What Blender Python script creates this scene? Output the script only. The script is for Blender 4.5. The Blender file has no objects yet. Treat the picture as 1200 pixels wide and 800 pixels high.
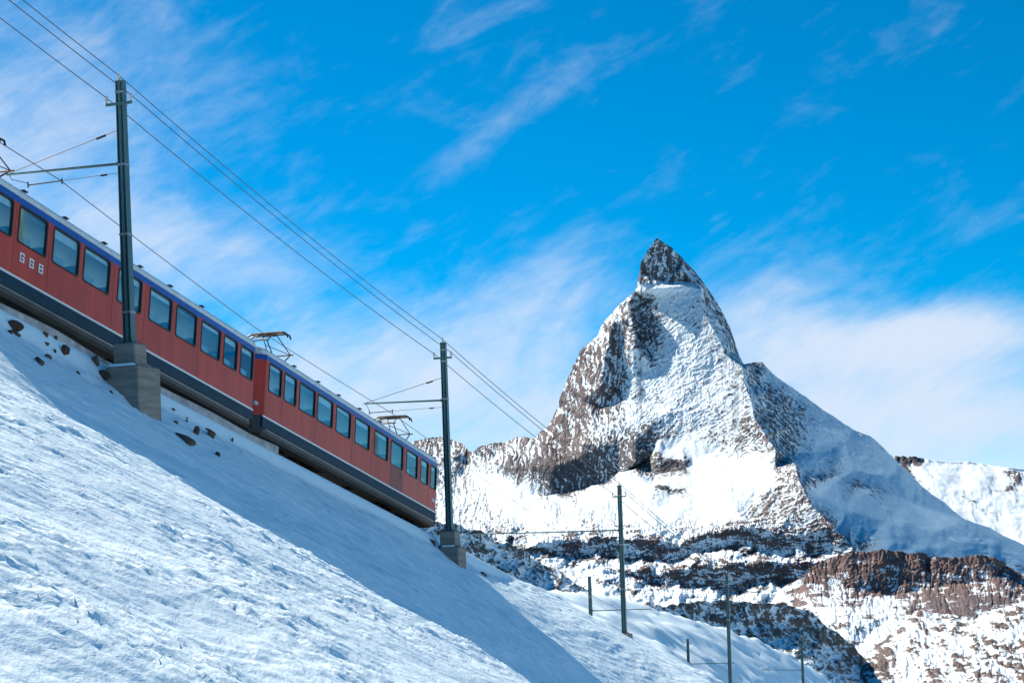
import bpy, bmesh, math, random
import numpy as np
from mathutils import Matrix, Vector, geometry

random.seed(7)
scene = bpy.context.scene
C = scene.collection

# ------------------------------------------------------------------ camera
FPX, YH, ROLL = 1955.0, 626.0, math.radians(2.0)      # focal length and horizon row on a 1200 x 800 frame
cam_data = bpy.data.cameras.new('camera')
cam_data.sensor_width = 36.0
cam_data.lens = FPX / 1200.0 * 36.0
cam_data.shift_y = (YH - 400.0) / 1200.0
cam_data.clip_start = 0.3
cam_data.clip_end = 90000.0
cam = bpy.data.objects.new('camera', cam_data)
C.objects.link(cam)
cr, sr = math.cos(ROLL), math.sin(ROLL)
cam.matrix_world = Matrix(((cr, sr, 0, 0), (0, 0, -1, 0), (-sr, cr, 0, 0), (0, 0, 0, 1)))
scene.camera = cam

# ------------------------------------------------------------------ light
SUN_EL = math.radians(41.5)
SUN_AHEAD = math.radians(42.0)                        # sun stands to the left, this much ahead of square left
S = Vector((-math.cos(SUN_EL) * math.cos(SUN_AHEAD), math.cos(SUN_EL) * math.sin(SUN_AHEAD), math.sin(SUN_EL)))
sun_data = bpy.data.lights.new('sun', 'SUN')
sun_data.energy = 5.0
sun_data.angle = math.radians(0.5)
sun_data.color = (1.0, 0.85, 0.70)
sun = bpy.data.objects.new('sun', sun_data)
sun.rotation_euler = S.to_track_quat('Z', 'Y').to_euler()
C.objects.link(sun)

SKY_STRENGTH = 0.0695
world = bpy.data.worlds.new('World')
scene.world = world
world.use_nodes = True
wt = world.node_tree
wt.nodes.clear()


def nd(t, kind, **kw):
    n = t.nodes.new(kind)
    for k, v in kw.items():
        setattr(n, k, v)
    return n


def lk(t, a, b):
    t.links.new(a, b)


def math_node(t, op, a=None, b=None, c=None, clamp=False):
    n = nd(t, 'ShaderNodeMath', operation=op, use_clamp=clamp)
    for i, v in enumerate((a, b, c)):
        if v is None:
            continue
        if isinstance(v, (int, float)):
            n.inputs[i].default_value = v
        else:
            lk(t, v, n.inputs[i])
    return n.outputs[0]


def build_sky():
    t = wt
    sky = nd(t, 'ShaderNodeTexSky', sky_type='NISHITA', sun_disc=False)
    sky.sun_elevation = SUN_EL
    sky.sun_rotation = math.atan2(S.x, S.y)
    sky.altitude = 2800.0
    sky.air_density = 0.9
    sky.dust_density = 0.0
    sky.ozone_density = 3.5
    hs = nd(t, 'ShaderNodeHueSaturation')
    hs.inputs['Hue'].default_value = 0.488
    hs.inputs['Saturation'].default_value = 1.75
    hs.inputs['Value'].default_value = 1.0
    lk(t, sky.outputs[0], hs.inputs['Color'])
    tc = nd(t, 'ShaderNodeTexCoord')
    sep = nd(t, 'ShaderNodeSeparateXYZ')
    lk(t, tc.outputs['Generated'], sep.inputs[0])
    x, y, z = sep.outputs
    az = math_node(t, 'ARCTAN2', x, y)                      # 0 straight ahead, + right
    el = math_node(t, 'ARCSINE', z)

    def blob(a0, e0, ra, re, tilt=0.0):                     # soft cloud region round a bearing
        da = math_node(t, 'SUBTRACT', az, a0)
        de = math_node(t, 'SUBTRACT', el, e0)
        ca, sa = math.cos(tilt), math.sin(tilt)
        p = math_node(t, 'ADD', math_node(t, 'MULTIPLY', da, ca / ra), math_node(t, 'MULTIPLY', de, sa / ra))
        q = math_node(t, 'ADD', math_node(t, 'MULTIPLY', da, -sa / re), math_node(t, 'MULTIPLY', de, ca / re))
        r2 = math_node(t, 'ADD', math_node(t, 'MULTIPLY', p, p), math_node(t, 'MULTIPLY', q, q))
        return math_node(t, 'EXPONENT', math_node(t, 'MULTIPLY', r2, -1.0))

    # cirrus fibres drawn out along one wind direction, and softer mottled veil
    def streaks(rot, sp, sq, detail, rough, dist, off):
        ca, sa = math.cos(rot), math.sin(rot)
        p_ = math_node(t, 'ADD', math_node(t, 'MULTIPLY', az, ca), math_node(t, 'MULTIPLY', el, sa))
        q_ = math_node(t, 'ADD', math_node(t, 'MULTIPLY', az, -sa), math_node(t, 'MULTIPLY', el, ca))
        cb = nd(t, 'ShaderNodeCombineXYZ')
        lk(t, math_node(t, 'MULTIPLY', p_, sp), cb.inputs[0]); lk(t, math_node(t, 'MULTIPLY', q_, sq), cb.inputs[1])
        cb.inputs[2].default_value = off
        n = nd(t, 'ShaderNodeTexNoise')
        n.inputs['Scale'].default_value = 1.0
        n.inputs['Detail'].default_value = detail
        n.inputs['Roughness'].default_value = rough
        n.inputs['Distortion'].default_value = dist
        lk(t, cb.outputs[0], n.inputs['Vector'])
        return n.outputs['Fac']
    fib = streaks(math.radians(30), 9.0, 30.0, 9.0, 0.62, 0.7, 1.3)
    fine = streaks(math.radians(22), 34.0, 95.0, 6.0, 0.6, 0.5, 4.7)
    puff = streaks(math.radians(14), 15.0, 26.0, 10.0, 0.6, 0.35, 7.9)
    band = streaks(math.radians(24), 1.6, 9.0, 4.0, 0.5, 0.3, 2.2)
    reg = None
    for a0, e0, ra, re, tilt, w in SKY_BLOBS:
        b = math_node(t, 'MULTIPLY', blob(a0, e0, ra, re, tilt), w)
        reg = b if reg is None else math_node(t, 'ADD', reg, b)
    belt = math_node(t, 'EXPONENT', math_node(t, 'MULTIPLY', math_node(t, 'ABSOLUTE', el), -12.0))
    cov = math_node(t, 'ADD', reg, math_node(t, 'MULTIPLY', belt, 0.55))
    cov = math_node(t, 'ADD', cov, math_node(t, 'MULTIPLY', math_node(t, 'SUBTRACT', band, 0.55), 0.7))
    tex = math_node(t, 'ADD', math_node(t, 'MULTIPLY', fib, 0.42), math_node(t, 'MULTIPLY', puff, 0.42))
    tex = math_node(t, 'ADD', tex, math_node(t, 'MULTIPLY', fine, 0.16))
    den = math_node(t, 'ADD', cov, math_node(t, 'MULTIPLY', math_node(t, 'SUBTRACT', tex, 0.56), 2.1))
    mr = nd(t, 'ShaderNodeMapRange', interpolation_type='SMOOTHSTEP')
    mr.inputs['From Min'].default_value = -0.10
    mr.inputs['From Max'].default_value = 1.05
    mr.inputs['To Max'].default_value = 0.95
    lk(t, den, mr.inputs['Value'])
    mix = nd(t, 'ShaderNodeMix', data_type='RGBA')
    lk(t, mr.outputs[0], mix.inputs['Factor'])
    lk(t, hs.outputs[0], mix.inputs['A'])
    mix.inputs['B'].default_value = CLOUD_COL
    bg = nd(t, 'ShaderNodeBackground')
    bg.inputs['Strength'].default_value = SKY_STRENGTH
    lk(t, mix.outputs['Result'], bg.inputs['Color'])
    out = nd(t, 'ShaderNodeOutputWorld')
    lk(t, bg.outputs[0], out.inputs['Surface'])


CLOUD_COL = (5.2, 5.95, 7.1, 1.0)
# bearing, elevation (rad), half-widths, tilt, weight
SKY_BLOBS = [
    (0.235, 0.107, 0.065, 0.016, 0.08, 0.95),     # bright bank right of the peak
    (0.25, 0.065, 0.13, 0.040, 0.0, 0.8),
    (0.155, 0.135, 0.05, 0.030, 0.5, 0.62),        # veil just right of the summit
    (0.045, 0.262, 0.042, 0.014, 0.5, 0.30),      # feathered wisp above
    (0.0, 0.238, 0.035, 0.009, 0.6, 0.30),
    (-0.02, 0.295, 0.03, 0.016, 0.6, 0.14),
    (0.03, 0.140, 0.05, 0.028, 0.3, 0.5),         # veil left of the peak
    (-0.25, 0.265, 0.10, 0.07, 0.3, 0.45),        # mottled veil on the left
    (-0.30, 0.20, 0.08, 0.05, 0.2, 0.35),
    (-0.17, 0.165, 0.12, 0.035, -0.2, 0.5),
    (-0.08, 0.080, 0.20, 0.045, 0.0, 0.8),        # pale belt behind the train
]
build_sky()
try:
    scene.world.cycles.sampling_method = 'MANUAL'
    scene.world.cycles.sample_map_resolution = 1024
except Exception:
    pass

scene.view_settings.view_transform = 'Standard'
scene.view_settings.look = 'None'
scene.view_settings.exposure = 0.98
scene.view_settings.gamma = 1.0
scene.view_settings.use_curve_mapping = False
scene.cycles.max_bounces = 8
scene.cycles.transparent_max_bounces = 12
scene.cycles.caustics_reflective = False
scene.cycles.caustics_refractive = False


# ------------------------------------------------------------------ frames of reference
def ray(u, v):
    dx, dy = u - 600.0, v - YH
    return np.array([(dx * cr - dy * sr) / FPX, 1.0, -(dx * sr + dy * cr) / FPX])


def P(u, v, z):
    return ray(u, v) * z


# track frame: s metres along, d metres to the right (camera side), h above the rails
TH = math.atan2(636.0, 1955.0)
GRADE = 0.2
TV = np.array([math.sin(TH), math.cos(TH), -GRADE])
NV = np.array([math.cos(TH), -math.sin(TH), 0.0])
C0 = P(0, 345, 45.0) - 1.35 * NV - np.array([0, 0, 0.35])


def W(s, d, h):
    return Vector(C0 + TV * s + NV * d + np.array([0.0, 0.0, h]))


# ------------------------------------------------------------------ noise
def gnoise(x, y, seed=0):
    x = np.asarray(x, float); y = np.asarray(y, float)
    xi = np.floor(x).astype(np.int64); yi = np.floor(y).astype(np.int64)
    xf = x - xi; yf = y - yi

    def grad(ix, iy):
        h = (ix * 374761393 + iy * 668265263 + seed * 974711) & 0xFFFFFFFF
        h = ((h ^ (h >> 13)) * 1274126177) & 0xFFFFFFFF
        h = h ^ (h >> 16)
        a = (h & 0xFFFF) / 65536.0 * 2 * np.pi
        return np.cos(a), np.sin(a)
    u = xf * xf * xf * (xf * (xf * 6 - 15) + 10); v = yf * yf * yf * (yf * (yf * 6 - 15) + 10)
    g = grad(xi, yi); n00 = g[0] * xf + g[1] * yf
    g = grad(xi + 1, yi); n10 = g[0] * (xf - 1) + g[1] * yf
    g = grad(xi, yi + 1); n01 = g[0] * xf + g[1] * (yf - 1)
    g = grad(xi + 1, yi + 1); n11 = g[0] * (xf - 1) + g[1] * (yf - 1)
    return ((n00 * (1 - u) + n10 * u) * (1 - v) + (n01 * (1 - u) + n11 * u) * v) * 1.5


def fbm(x, y, oct=4, seed=0, gain=0.5, lac=2.03):
    a, s, tot = 1.0, 0.0, 0.0
    for i in range(oct):
        s = s + a * gnoise(x, y, seed + i * 17); tot += a
        x = x * lac + 3.1; y = y * lac + 1.7; a *= gain
    return s / tot


def ridged(x, y, oct=4, seed=0, gain=0.5):
    a, s, tot = 1.0, 0.0, 0.0
    for i in range(oct):
        s = s + a * (1 - 2 * np.abs(gnoise(x, y, seed + i * 13))); tot += a
        x = x * 2.07 + 1.3; y = y * 2.07 + 4.1; a *= gain
    return s / tot


def sstep(a, b, x):
    t = np.clip((np.asarray(x, float) - a) / (b - a), 0, 1)
    return t * t * (3 - 2 * t)


def splus(x, w):
    return w * np.logaddexp(0, np.asarray(x, float) / w)


# ------------------------------------------------------------------ materials
def new_mat(name):
    m = bpy.data.materials.new(name)
    m.use_nodes = True
    t = m.node_tree
    b = t.nodes['Principled BSDF']
    return m, t, b


def coords(t, kind='Object'):
    return nd(t, 'ShaderNodeTexCoord').outputs[kind]


def noise(t, vec, scale, detail=4.0, rough=0.55, dist=0.0, stretch=None, rot=None):
    if stretch or rot:
        mp = nd(t, 'ShaderNodeMapping')
        if stretch:
            mp.inputs['Scale'].default_value = stretch
        if rot:
            mp.inputs['Rotation'].default_value = rot
        lk(t, vec, mp.inputs[0]); vec = mp.outputs[0]
    n = nd(t, 'ShaderNodeTexNoise')
    n.inputs['Scale'].default_value = scale
    n.inputs['Detail'].default_value = detail
    n.inputs['Roughness'].default_value = rough
    n.inputs['Distortion'].default_value = dist
    lk(t, vec, n.inputs['Vector'])
    return n.outputs['Fac']


def ramp(t, fac, stops):
    r = nd(t, 'ShaderNodeValToRGB')
    e = r.color_ramp.elements
    while len(e) < len(stops):
        e.new(0.5)
    for el, (p, c) in zip(e, stops):
        el.position = p
        el.color = (c, c, c, 1) if isinstance(c, (int, float)) else (*c, 1)
    lk(t, fac, r.inputs[0])
    return r.outputs[0]


def mixc(t, fac, a, b, blend='MIX'):
    m = nd(t, 'ShaderNodeMix', data_type='RGBA', blend_type=blend)
    if isinstance(fac, (int, float)):
        m.inputs['Factor'].default_value = fac
    else:
        lk(t, fac, m.inputs['Factor'])
    for k, v in (('A', a), ('B', b)):
        if isinstance(v, tuple):
            m.inputs[k].default_value = (*v[:3], 1)
        else:
            lk(t, v, m.inputs[k])
    return m.outputs['Result']


def bump(t, b, height, strength, distance):
    n = nd(t, 'ShaderNodeBump')
    n.inputs['Strength'].default_value = strength
    n.inputs['Distance'].default_value = distance
    lk(t, height, n.inputs['Height'])
    lk(t, n.outputs[0], b.inputs['Normal'])
    return n


def simple(name, col, rough=0.5, metal=0.0, var=0.25, scale=3.0, bmp=0.0, dirt=None, streak=False, spec=0.5):
    """painted / cast material: base colour with uneven wear, optional dirt colour"""
    m, t, b = new_mat(name)
    oc = coords(t)
    st = (0.7, 0.7, 5.0) if streak == 'h' else (4, 4, 0.35) if streak else None
    n1 = noise(t, oc, scale, 6, 0.6, 0.2, stretch=st)
    dark = tuple(c * (1 - var) for c in col)
    c = mixc(t, ramp(t, n1, [(0.3, 0.0), (0.7, 1.0)]), dark, col)
    if dirt:
        n2 = noise(t, oc, scale * 2.3, 8, 0.7, 0.4, stretch=st)
        c = mixc(t, ramp(t, n2, [(0.52, 0.0), (0.75, 0.75)]), c, dirt)
    lk(t, c, b.inputs['Base Color'])
    b.inputs['Roughness'].default_value = rough
    b.inputs['Metallic'].default_value = metal
    b.inputs['Specular IOR Level'].default_value = spec
    if bmp:
        bump(t, b, noise(t, oc, scale * 12, 8, 0.65), 0.5, bmp)
    return m


def glass_mat():
    m, t, b = new_mat('window_glass')
    t.nodes.remove(b)
    tr = nd(t, 'ShaderNodeBsdfTransparent'); tr.inputs[0].default_value = (0.72, 0.92, 0.97, 1)
    gl = nd(t, 'ShaderNodeBsdfGlossy'); gl.inputs['Roughness'].default_value = 0.02
    gl.inputs['Color'].default_value = (0.45, 0.85, 1.0, 1)
    ge = nd(t, 'ShaderNodeNewGeometry')
    dp = nd(t, 'ShaderNodeVectorMath', operation='DOT_PRODUCT')
    lk(t, ge.outputs['Normal'], dp.inputs[0]); lk(t, ge.outputs['Incoming'], dp.inputs[1])
    fz = math_node(t, 'POWER', math_node(t, 'SUBTRACT', 1.0, math_node(t, 'ABSOLUTE', dp.outputs['Value'])), 5.0)
    n = noise(t, coords(t), 0.9, 2)
    bp = nd(t, 'ShaderNodeBump'); bp.inputs['Strength'].default_value = 0.12; bp.inputs['Distance'].default_value = 0.05
    lk(t, n, bp.inputs['Height']); lk(t, bp.outputs[0], gl.inputs['Normal'])
    f = math_node(t, 'ADD', math_node(t, 'MULTIPLY', fz, 0.9), 0.18, clamp=True)
    ms = nd(t, 'ShaderNodeMixShader')
    lk(t, f, ms.inputs[0]); lk(t, tr.outputs[0], ms.inputs[1]); lk(t, gl.outputs[0], ms.inputs[2])
    lk(t, ms.outputs[0], t.nodes['Material Output'].inputs['Surface'])
    return m


def snow_mat():
    m, t, b = new_mat('wind_packed_snow')
    geo = nd(t, 'ShaderNodeNewGeometry').outputs['Position']
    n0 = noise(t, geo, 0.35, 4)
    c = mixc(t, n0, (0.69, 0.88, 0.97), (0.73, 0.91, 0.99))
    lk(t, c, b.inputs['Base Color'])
    b.inputs['Roughness'].default_value = 0.55
    b.inputs['Specular IOR Level'].default_value = 0.25
    rot = (0, 0, -TH - 0.15)
    h1 = noise(t, geo, 5.0, 6, 0.62, 0.3, stretch=(1.0, 0.34, 0.8), rot=None)
    h2 = noise(t, geo, 26.0, 5, 0.6, 0.0, stretch=(1.0, 0.5, 1.0))
    h = math_node(t, 'ADD', math_node(t, 'MULTIPLY', h1, 1.0), math_node(t, 'MULTIPLY', h2, 0.22))
    bump(t, b, h, 0.55, 0.05)
    return m


def mountain_mat(name, scale, rock_a, rock_b, rock_red, bdist=6.0):
    """snow over rock; the point attributes rock and red say how bare and how rusty the surface is"""
    m, t, b = new_mat(name)
    geo = nd(t, 'ShaderNodeNewGeometry').outputs['Position']
    ra = nd(t, 'ShaderNodeAttribute'); ra.attribute_name = 'rock'
    rd = nd(t, 'ShaderNodeAttribute'); rd.attribute_name = 'red'
    n1 = noise(t, geo, 0.016 / scale, 10, 0.70, 0.4, stretch=(1, 1, 1.3))
    n2 = noise(t, geo, 0.06 / scale, 7, 0.68, 0.0, stretch=(0.55, 0.55, 1.5), rot=(0, math.radians(-34), 0))
    nv = noise(t, geo, 0.045 / scale, 7, 0.66, 0.2, stretch=(1.6, 1.6, 0.32))
    nn = math_node(t, 'ADD', math_node(t, 'MULTIPLY', math_node(t, 'SUBTRACT', n1, 0.5), 0.85),
                   math_node(t, 'MULTIPLY', math_node(t, 'SUBTRACT', n2, 0.5), 0.75))
    nn = math_node(t, 'ADD', nn, math_node(t, 'MULTIPLY', math_node(t, 'SUBTRACT', nv, 0.5), 0.5))
    f = math_node(t, 'ADD', ra.outputs['Fac'], nn)
    mr = nd(t, 'ShaderNodeMapRange', interpolation_type='SMOOTHSTEP')
    mr.inputs['From Min'].default_value = 0.42; mr.inputs['From Max'].default_value = 0.60
    lk(t, f, mr.inputs['Value'])
    n3 = noise(t, geo, 0.02 / scale, 8, 0.7)
    n4 = noise(t, geo, 0.008 / scale, 4, 0.6, 0, stretch=(1, 1, 5))
    rc = mixc(t, ramp(t, n3, [(0.38, 0.0), (0.62, 1.0)]), rock_a, rock_b)
    rc = mixc(t, ramp(t, n2, [(0.40, 0.55), (0.62, 0.0)]), rc, (0.03, 0.03, 0.035))
    rc = mixc(t, math_node(t, 'MULTIPLY', rd.outputs['Fac'], ramp(t, n4, [(0.25, 0.45), (0.6, 1.0)])), rc, rock_red)
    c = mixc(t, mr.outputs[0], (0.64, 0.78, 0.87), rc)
    lk(t, c, b.inputs['Base Color'])
    b.inputs['Roughness'].default_value = 0.75
    b.inputs['Specular IOR Level'].default_value = 0.15
    bh = math_node(t, 'ADD', math_node(t, 'ADD', n2, nv), math_node(t, 'MULTIPLY', n1, 1.5))
    bh = math_node(t, 'MULTIPLY', bh, math_node(t, 'ADD', 0.12, ra.outputs['Fac']))
    bump(t, b, bh, 0.9, bdist * scale)
    return m


M = {}
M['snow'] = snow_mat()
M['red'] = simple('faded_red_paint', (0.57, 0.070, 0.045), 0.42, 0, 0.30, 0.6, 0.0, (0.27, 0.055, 0.04), streak=True, spec=0.3)
M['blue'] = simple('blue_paint', (0.012, 0.085, 0.40), 0.35, 0, 0.2, 1.0)
M['white'] = simple('white_paint', (0.75, 0.77, 0.78), 0.4, 0, 0.12, 2.0)
M['roof'] = simple('pale_grey_roof', (0.66, 0.72, 0.74), 0.45, 0.0, 0.2, 1.2, 0.0, (0.45, 0.5, 0.52), streak=True)
M['skirt'] = simple('teal_grey_skirt', (0.008, 0.045, 0.085), 0.6, 0.0, 0.3, 1.5, 0.0, (0.016, 0.026, 0.03), streak=True, spec=0.2)
M['under'] = simple('grimy_underframe', (0.05, 0.065, 0.07), 0.6, 0.1, 0.5, 2.0, 0.003, (0.05, 0.045, 0.04))
M['black'] = simple('black_rubber', (0.015, 0.016, 0.018), 0.55)
M['dark'] = simple('dark_bogie_steel', (0.035, 0.033, 0.03), 0.65, 0.3, 0.4, 3)
M['glass'] = glass_mat()
M['ceiling'] = simple('pale_ceiling_lining', (0.46, 0.60, 0.66), 0.5, 0, 0.05)
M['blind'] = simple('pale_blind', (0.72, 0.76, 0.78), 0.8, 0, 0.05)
M['lining'] = simple('grey_wall_lining', (0.30, 0.42, 0.47), 0.6, 0, 0.1)
M['seat'] = simple('teal_seat_cloth', (0.42, 0.52, 0.56), 0.85, 0, 0.2, 8)
M['mast'] = simple('green_grey_mast_paint', (0.07, 0.17, 0.185), 0.5, 0.1, 0.35, 1.3, 0.001, (0.09, 0.16, 0.165), streak=True)
M['galv'] = simple('galvanised_band', (0.36, 0.38, 0.39), 0.45, 0.7, 0.3, 4)
M['wire'] = simple('weathered_copper_wire', (0.055, 0.05, 0.05), 0.5, 0.5, 0.2, 1)
M['porcelain'] = simple('white_porcelain', (0.72, 0.66, 0.63), 0.25, 0, 0.1)
M['brown_ins'] = simple('dark_insulator', (0.04, 0.025, 0.02), 0.3, 0, 0.2)
M['concrete'] = simple('weathered_concrete', (0.27, 0.26, 0.235), 0.9, 0, 0.45, 1.4, 0.02, (0.12, 0.11, 0.095), streak='h')
M['steel'] = simple('rail_steel', (0.22, 0.19, 0.17), 0.4, 0.8, 0.3, 2)
M['sleeper'] = simple('rusty_steel_sleeper', (0.12, 0.08, 0.06), 0.8, 0.2, 0.4, 3)
M['stone'] = simple('brown_stone', (0.085, 0.05, 0.034), 0.85, 0, 0.55, 3.0, 0.02, (0.05, 0.045, 0.05))
M['stone_g'] = simple('grey_brown_stone', (0.13, 0.095, 0.07), 0.85, 0, 0.5, 3.5, 0.02, (0.08, 0.07, 0.07))
M['letter'] = simple('white_lettering', (0.8, 0.8, 0.8), 0.5, 0, 0.05)
M['letter_edge'] = simple('dark_blue_lettering_edge', (0.02, 0.025, 0.09), 0.5, 0, 0.05)
M['seam'] = simple('panel_joint', (0.12, 0.02, 0.018), 0.7)
M['door'] = simple('darker_red_door_paint', (0.26, 0.032, 0.028), 0.45, 0, 0.35, 0.8, 0, (0.16, 0.035, 0.03), streak=True)
M['curtain'] = simple('cream_curtain', (0.62, 0.52, 0.34), 0.9, 0, 0.2, 4)
ROCK_A, ROCK_B, ROCK_R = (0.075, 0.08, 0.095), (0.128, 0.13, 0.148), (0.15, 0.102, 0.098)
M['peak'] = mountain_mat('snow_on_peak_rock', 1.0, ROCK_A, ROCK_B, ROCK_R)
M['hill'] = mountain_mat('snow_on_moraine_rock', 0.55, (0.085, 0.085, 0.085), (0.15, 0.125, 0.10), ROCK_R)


# ------------------------------------------------------------------ mesh helpers
def link(o, parent=None):
    C.objects.link(o)
    if parent is not None:
        o.parent = parent
    return o


def tag(o, label=None, cat=None, group=None, kind=None):
    if label: o['label'] = label
    if cat: o['category'] = cat
    if group: o['group'] = group
    if kind: o['kind'] = kind
    return o


def empty(name, loc=None, mat=None):
    o = bpy.data.objects.new(name, None)
    o.empty_display_size = 0.2
    if mat is not None:
        o.matrix_world = mat
    elif loc is not None:
        o.location = loc
    return link(o)


class MB:
    def __init__(self):
        self.v, self.f = [], []

    def poly(self, pts, faces):
        k = len(self.v)
        self.v += [tuple(p) for p in pts]
        self.f += [tuple(i + k for i in f) for f in faces]
        return self

    def box(self, x0, x1, y0, y1, z0, z1):
        return self.poly([(x0, y0, z0), (x1, y0, z0), (x1, y1, z0), (x0, y1, z0), (x0, y0, z1), (x1, y0, z1), (x1, y1, z1), (x0, y1, z1)],
                         [(0, 3, 2, 1), (4, 5, 6, 7), (0, 1, 5, 4), (1, 2, 6, 5), (2, 3, 7, 6), (3, 0, 4, 7)])

    def bbox(self, x0, x1, y0, y1, z0, z1, b):
        """box with chamfered vertical edges and a chamfered top"""
        def ring(i, z):
            return [(x0 + b + i, y0 + i, z), (x1 - b - i, y0 + i, z), (x1 - i, y0 + b + i, z), (x1 - i, y1 - b - i, z),
                    (x1 - b - i, y1 - i, z), (x0 + b + i, y1 - i, z), (x0 + i, y1 - b - i, z), (x0 + i, y0 + b + i, z)]
        return self.rings([ring(0, z0), ring(0, z1 - b), ring(b, z1)])

    def rings(self, rs, caps=True):
        k = len(self.v); n = len(rs[0])
        for r in rs:
            self.v += [tuple(p) for p in r]
        for j in range(len(rs) - 1):
            for i in range(n):
                a, b = k + j * n + i, k + j * n + (i + 1) % n
                self.f.append((a, b, b + n, a + n))
        if caps:
            self.f.append(tuple(k + i for i in reversed(range(n))))
            self.f.append(tuple(k + (len(rs) - 1) * n + i for i in range(n)))
        return self

    def tube(self, pts, r, n=8):
        pts = [Vector(p) for p in pts]
        rs = r if isinstance(r, (list, tuple)) else [r] * len(pts)
        rings = []
        for i, p in enumerate(pts):
            d = (pts[min(i + 1, len(pts) - 1)] - pts[max(i - 1, 0)]).normalized()
            a = d.cross(Vector((0, 0, 1)))
            if a.length < 1e-3:
                a = d.cross(Vector((1, 0, 0)))
            a.normalize(); b = d.cross(a)
            rings.append([p + (a * math.cos(2 * math.pi * j / n) + b * math.sin(2 * math.pi * j / n)) * rs[i] for j in range(n)])
        return self.rings(rings)

    def prism(self, prof, x0, x1, axis='x'):
        """profile of (y, z) pairs extruded along x"""
        if axis == 'x':
            return self.rings([[(x0, y, z) for y, z in prof], [(x1, y, z) for y, z in prof]])
        return self.rings([[(y, x0, z) for y, z in prof], [(y, x1, z) for y, z in prof]])

    def build(self, name, mat, parent=None, smooth=False):
        me = bpy.data.meshes.new(name)
        me.from_pydata(self.v, [], self.f)
        me.materials.append(mat)
        bm = bmesh.new(); bm.from_mesh(me)
        bmesh.ops.recalc_face_normals(bm, faces=bm.faces)
        bm.to_mesh(me); bm.free()
        if smooth:
            for p in me.polygons:
                p.use_smooth = True
        return link(bpy.data.objects.new(name, me), parent)


def grid_mesh(name, X, mat, attrs=None, smooth=True, flip=False):
    """X: (rows, cols, 3) array"""
    r, c = X.shape[:2]
    me = bpy.data.meshes.new(name)
    me.vertices.add(r * c)
    me.vertices.foreach_set('co', X.reshape(-1).astype(np.float32))
    i = np.arange(r * c).reshape(r, c)
    q = np.stack([i[:-1, :-1], i[1:, :-1], i[1:, 1:], i[:-1, 1:]], -1).reshape(-1, 4)
    if flip:
        q = q[:, ::-1]
    n = len(q)
    me.loops.add(n * 4); me.polygons.add(n)
    me.loops.foreach_set('vertex_index', q.reshape(-1).astype(np.int32))
    me.polygons.foreach_set('loop_start', (np.arange(n) * 4).astype(np.int32))
    me.polygons.foreach_set('use_smooth', np.full(n, smooth))
    me.update(calc_edges=True)
    for k, a in (attrs or {}).items():
        at = me.attributes.new(k, 'FLOAT', 'POINT')
        at.data.foreach_set('value', a.reshape(-1).astype(np.float32))
    me.materials.append(mat)
    return link(bpy.data.objects.new(name, me))


# ------------------------------------------------------------------ near ground: the embankment, the track shelf and the hill beyond
def kink(s):
    """where the steep bank eases into the flatter snowfield, metres right of the track"""
    return np.clip(7.0 + 0.5 * (np.asarray(s, float) + 8), 3.0, 13.0)


def ground_h(s, d):
    """height of the ground above rail level at s, without the small relief"""
    s = np.asarray(s, float); d = np.asarray(d, float)
    far = sstep(30, 42, s)
    m1 = 0.82 - 0.22 * far
    m2 = 0.58 + 0.02 * far
    db = kink(s)
    f = m1 * (d - 2.7) + (m2 - m1) * splus(d - db, 0.5)
    bank = -0.42 - 0.83 * sstep(2.05, 2.75, d) * (1 - 0.75 * sstep(36, 44, s))
    right = bank - np.maximum(f, 0)
    left = -0.38 - (0.12 * np.maximum(-d - 2.6, 0) + 0.004 * np.maximum(-d - 2.6, 0) ** 2) * (1 - sstep(58, 80, s))
    crest = np.interp(s, (60, 70, 80, 90, 100, 110, 120, 135, 150, 170, 200, 240, 280, 320), (0, 2, 5, 7.8, 9.7, 11.4, 12.4, 14.6, 16.2, 17.6, 20.2, 23, 25, 26))
    hill = crest * np.clip((-d - 3.2) / 16.8, 0, 1) ** 0.62 - 0.28 * splus(-d - 20, 1.5) * sstep(60, 90, s)
    h = np.where(d > 2.05, right, np.where(d < -2.6, left + hill, -0.52))
    return h


def ground_micro(s, d):
    s = np.asarray(s, float); d = np.asarray(d, float)
    on = sstep(2.2, 3.4, d) + sstep(2.8, 4.0, -d)
    lit = sstep(-1.0, 1.5, d - kink(s)) * (1 - sstep(28, 42, s))
    a = s + 0.25 * d; b = d - 0.30 * s
    big = fbm(s / 6.0, d / 3.5, 3, 5) * 0.20
    streak = ridged(a / 0.80, b / 0.20, 4, 11, 0.6) * 0.036 + fbm(a / 0.34, b / 0.085, 3, 31, 0.6) * 0.028
    lump = np.maximum(fbm(a / 0.55, b / 0.24, 3, 41) - 0.12, 0) * 0.13 + fbm(a / 1.7, b / 0.8, 2, 43) * 0.05
    soft = fbm(a / 1.5, b / 0.5, 5, 21, 0.6) * 0.08 + np.maximum(fbm(a / 0.9, b / 0.22, 3, 51) - 0.2, 0) * 0.16
    patch = fbm(s / 3.2, d / 1.9, 3, 91)
    h = big + lit * (streak * (0.75 + 0.7 * sstep(-0.25, 0.35, patch)) + lump * (0.25 + 0.75 * sstep(-0.15, 0.4, patch))) + (1 - lit) * soft
    bench = np.exp(-((d - 2.9) / 0.5) ** 2) * fbm(s / 0.8, d / 0.5, 3, 61) * 0.18
    farm = sstep(60, 75, s) * (fbm(s / 9, d / 4, 4, 71) * 1.0)
    return on * (h + bench + farm)


def ground_point(s, d):
    h = ground_h(s, d) + ground_micro(s, d)
    return h


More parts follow.
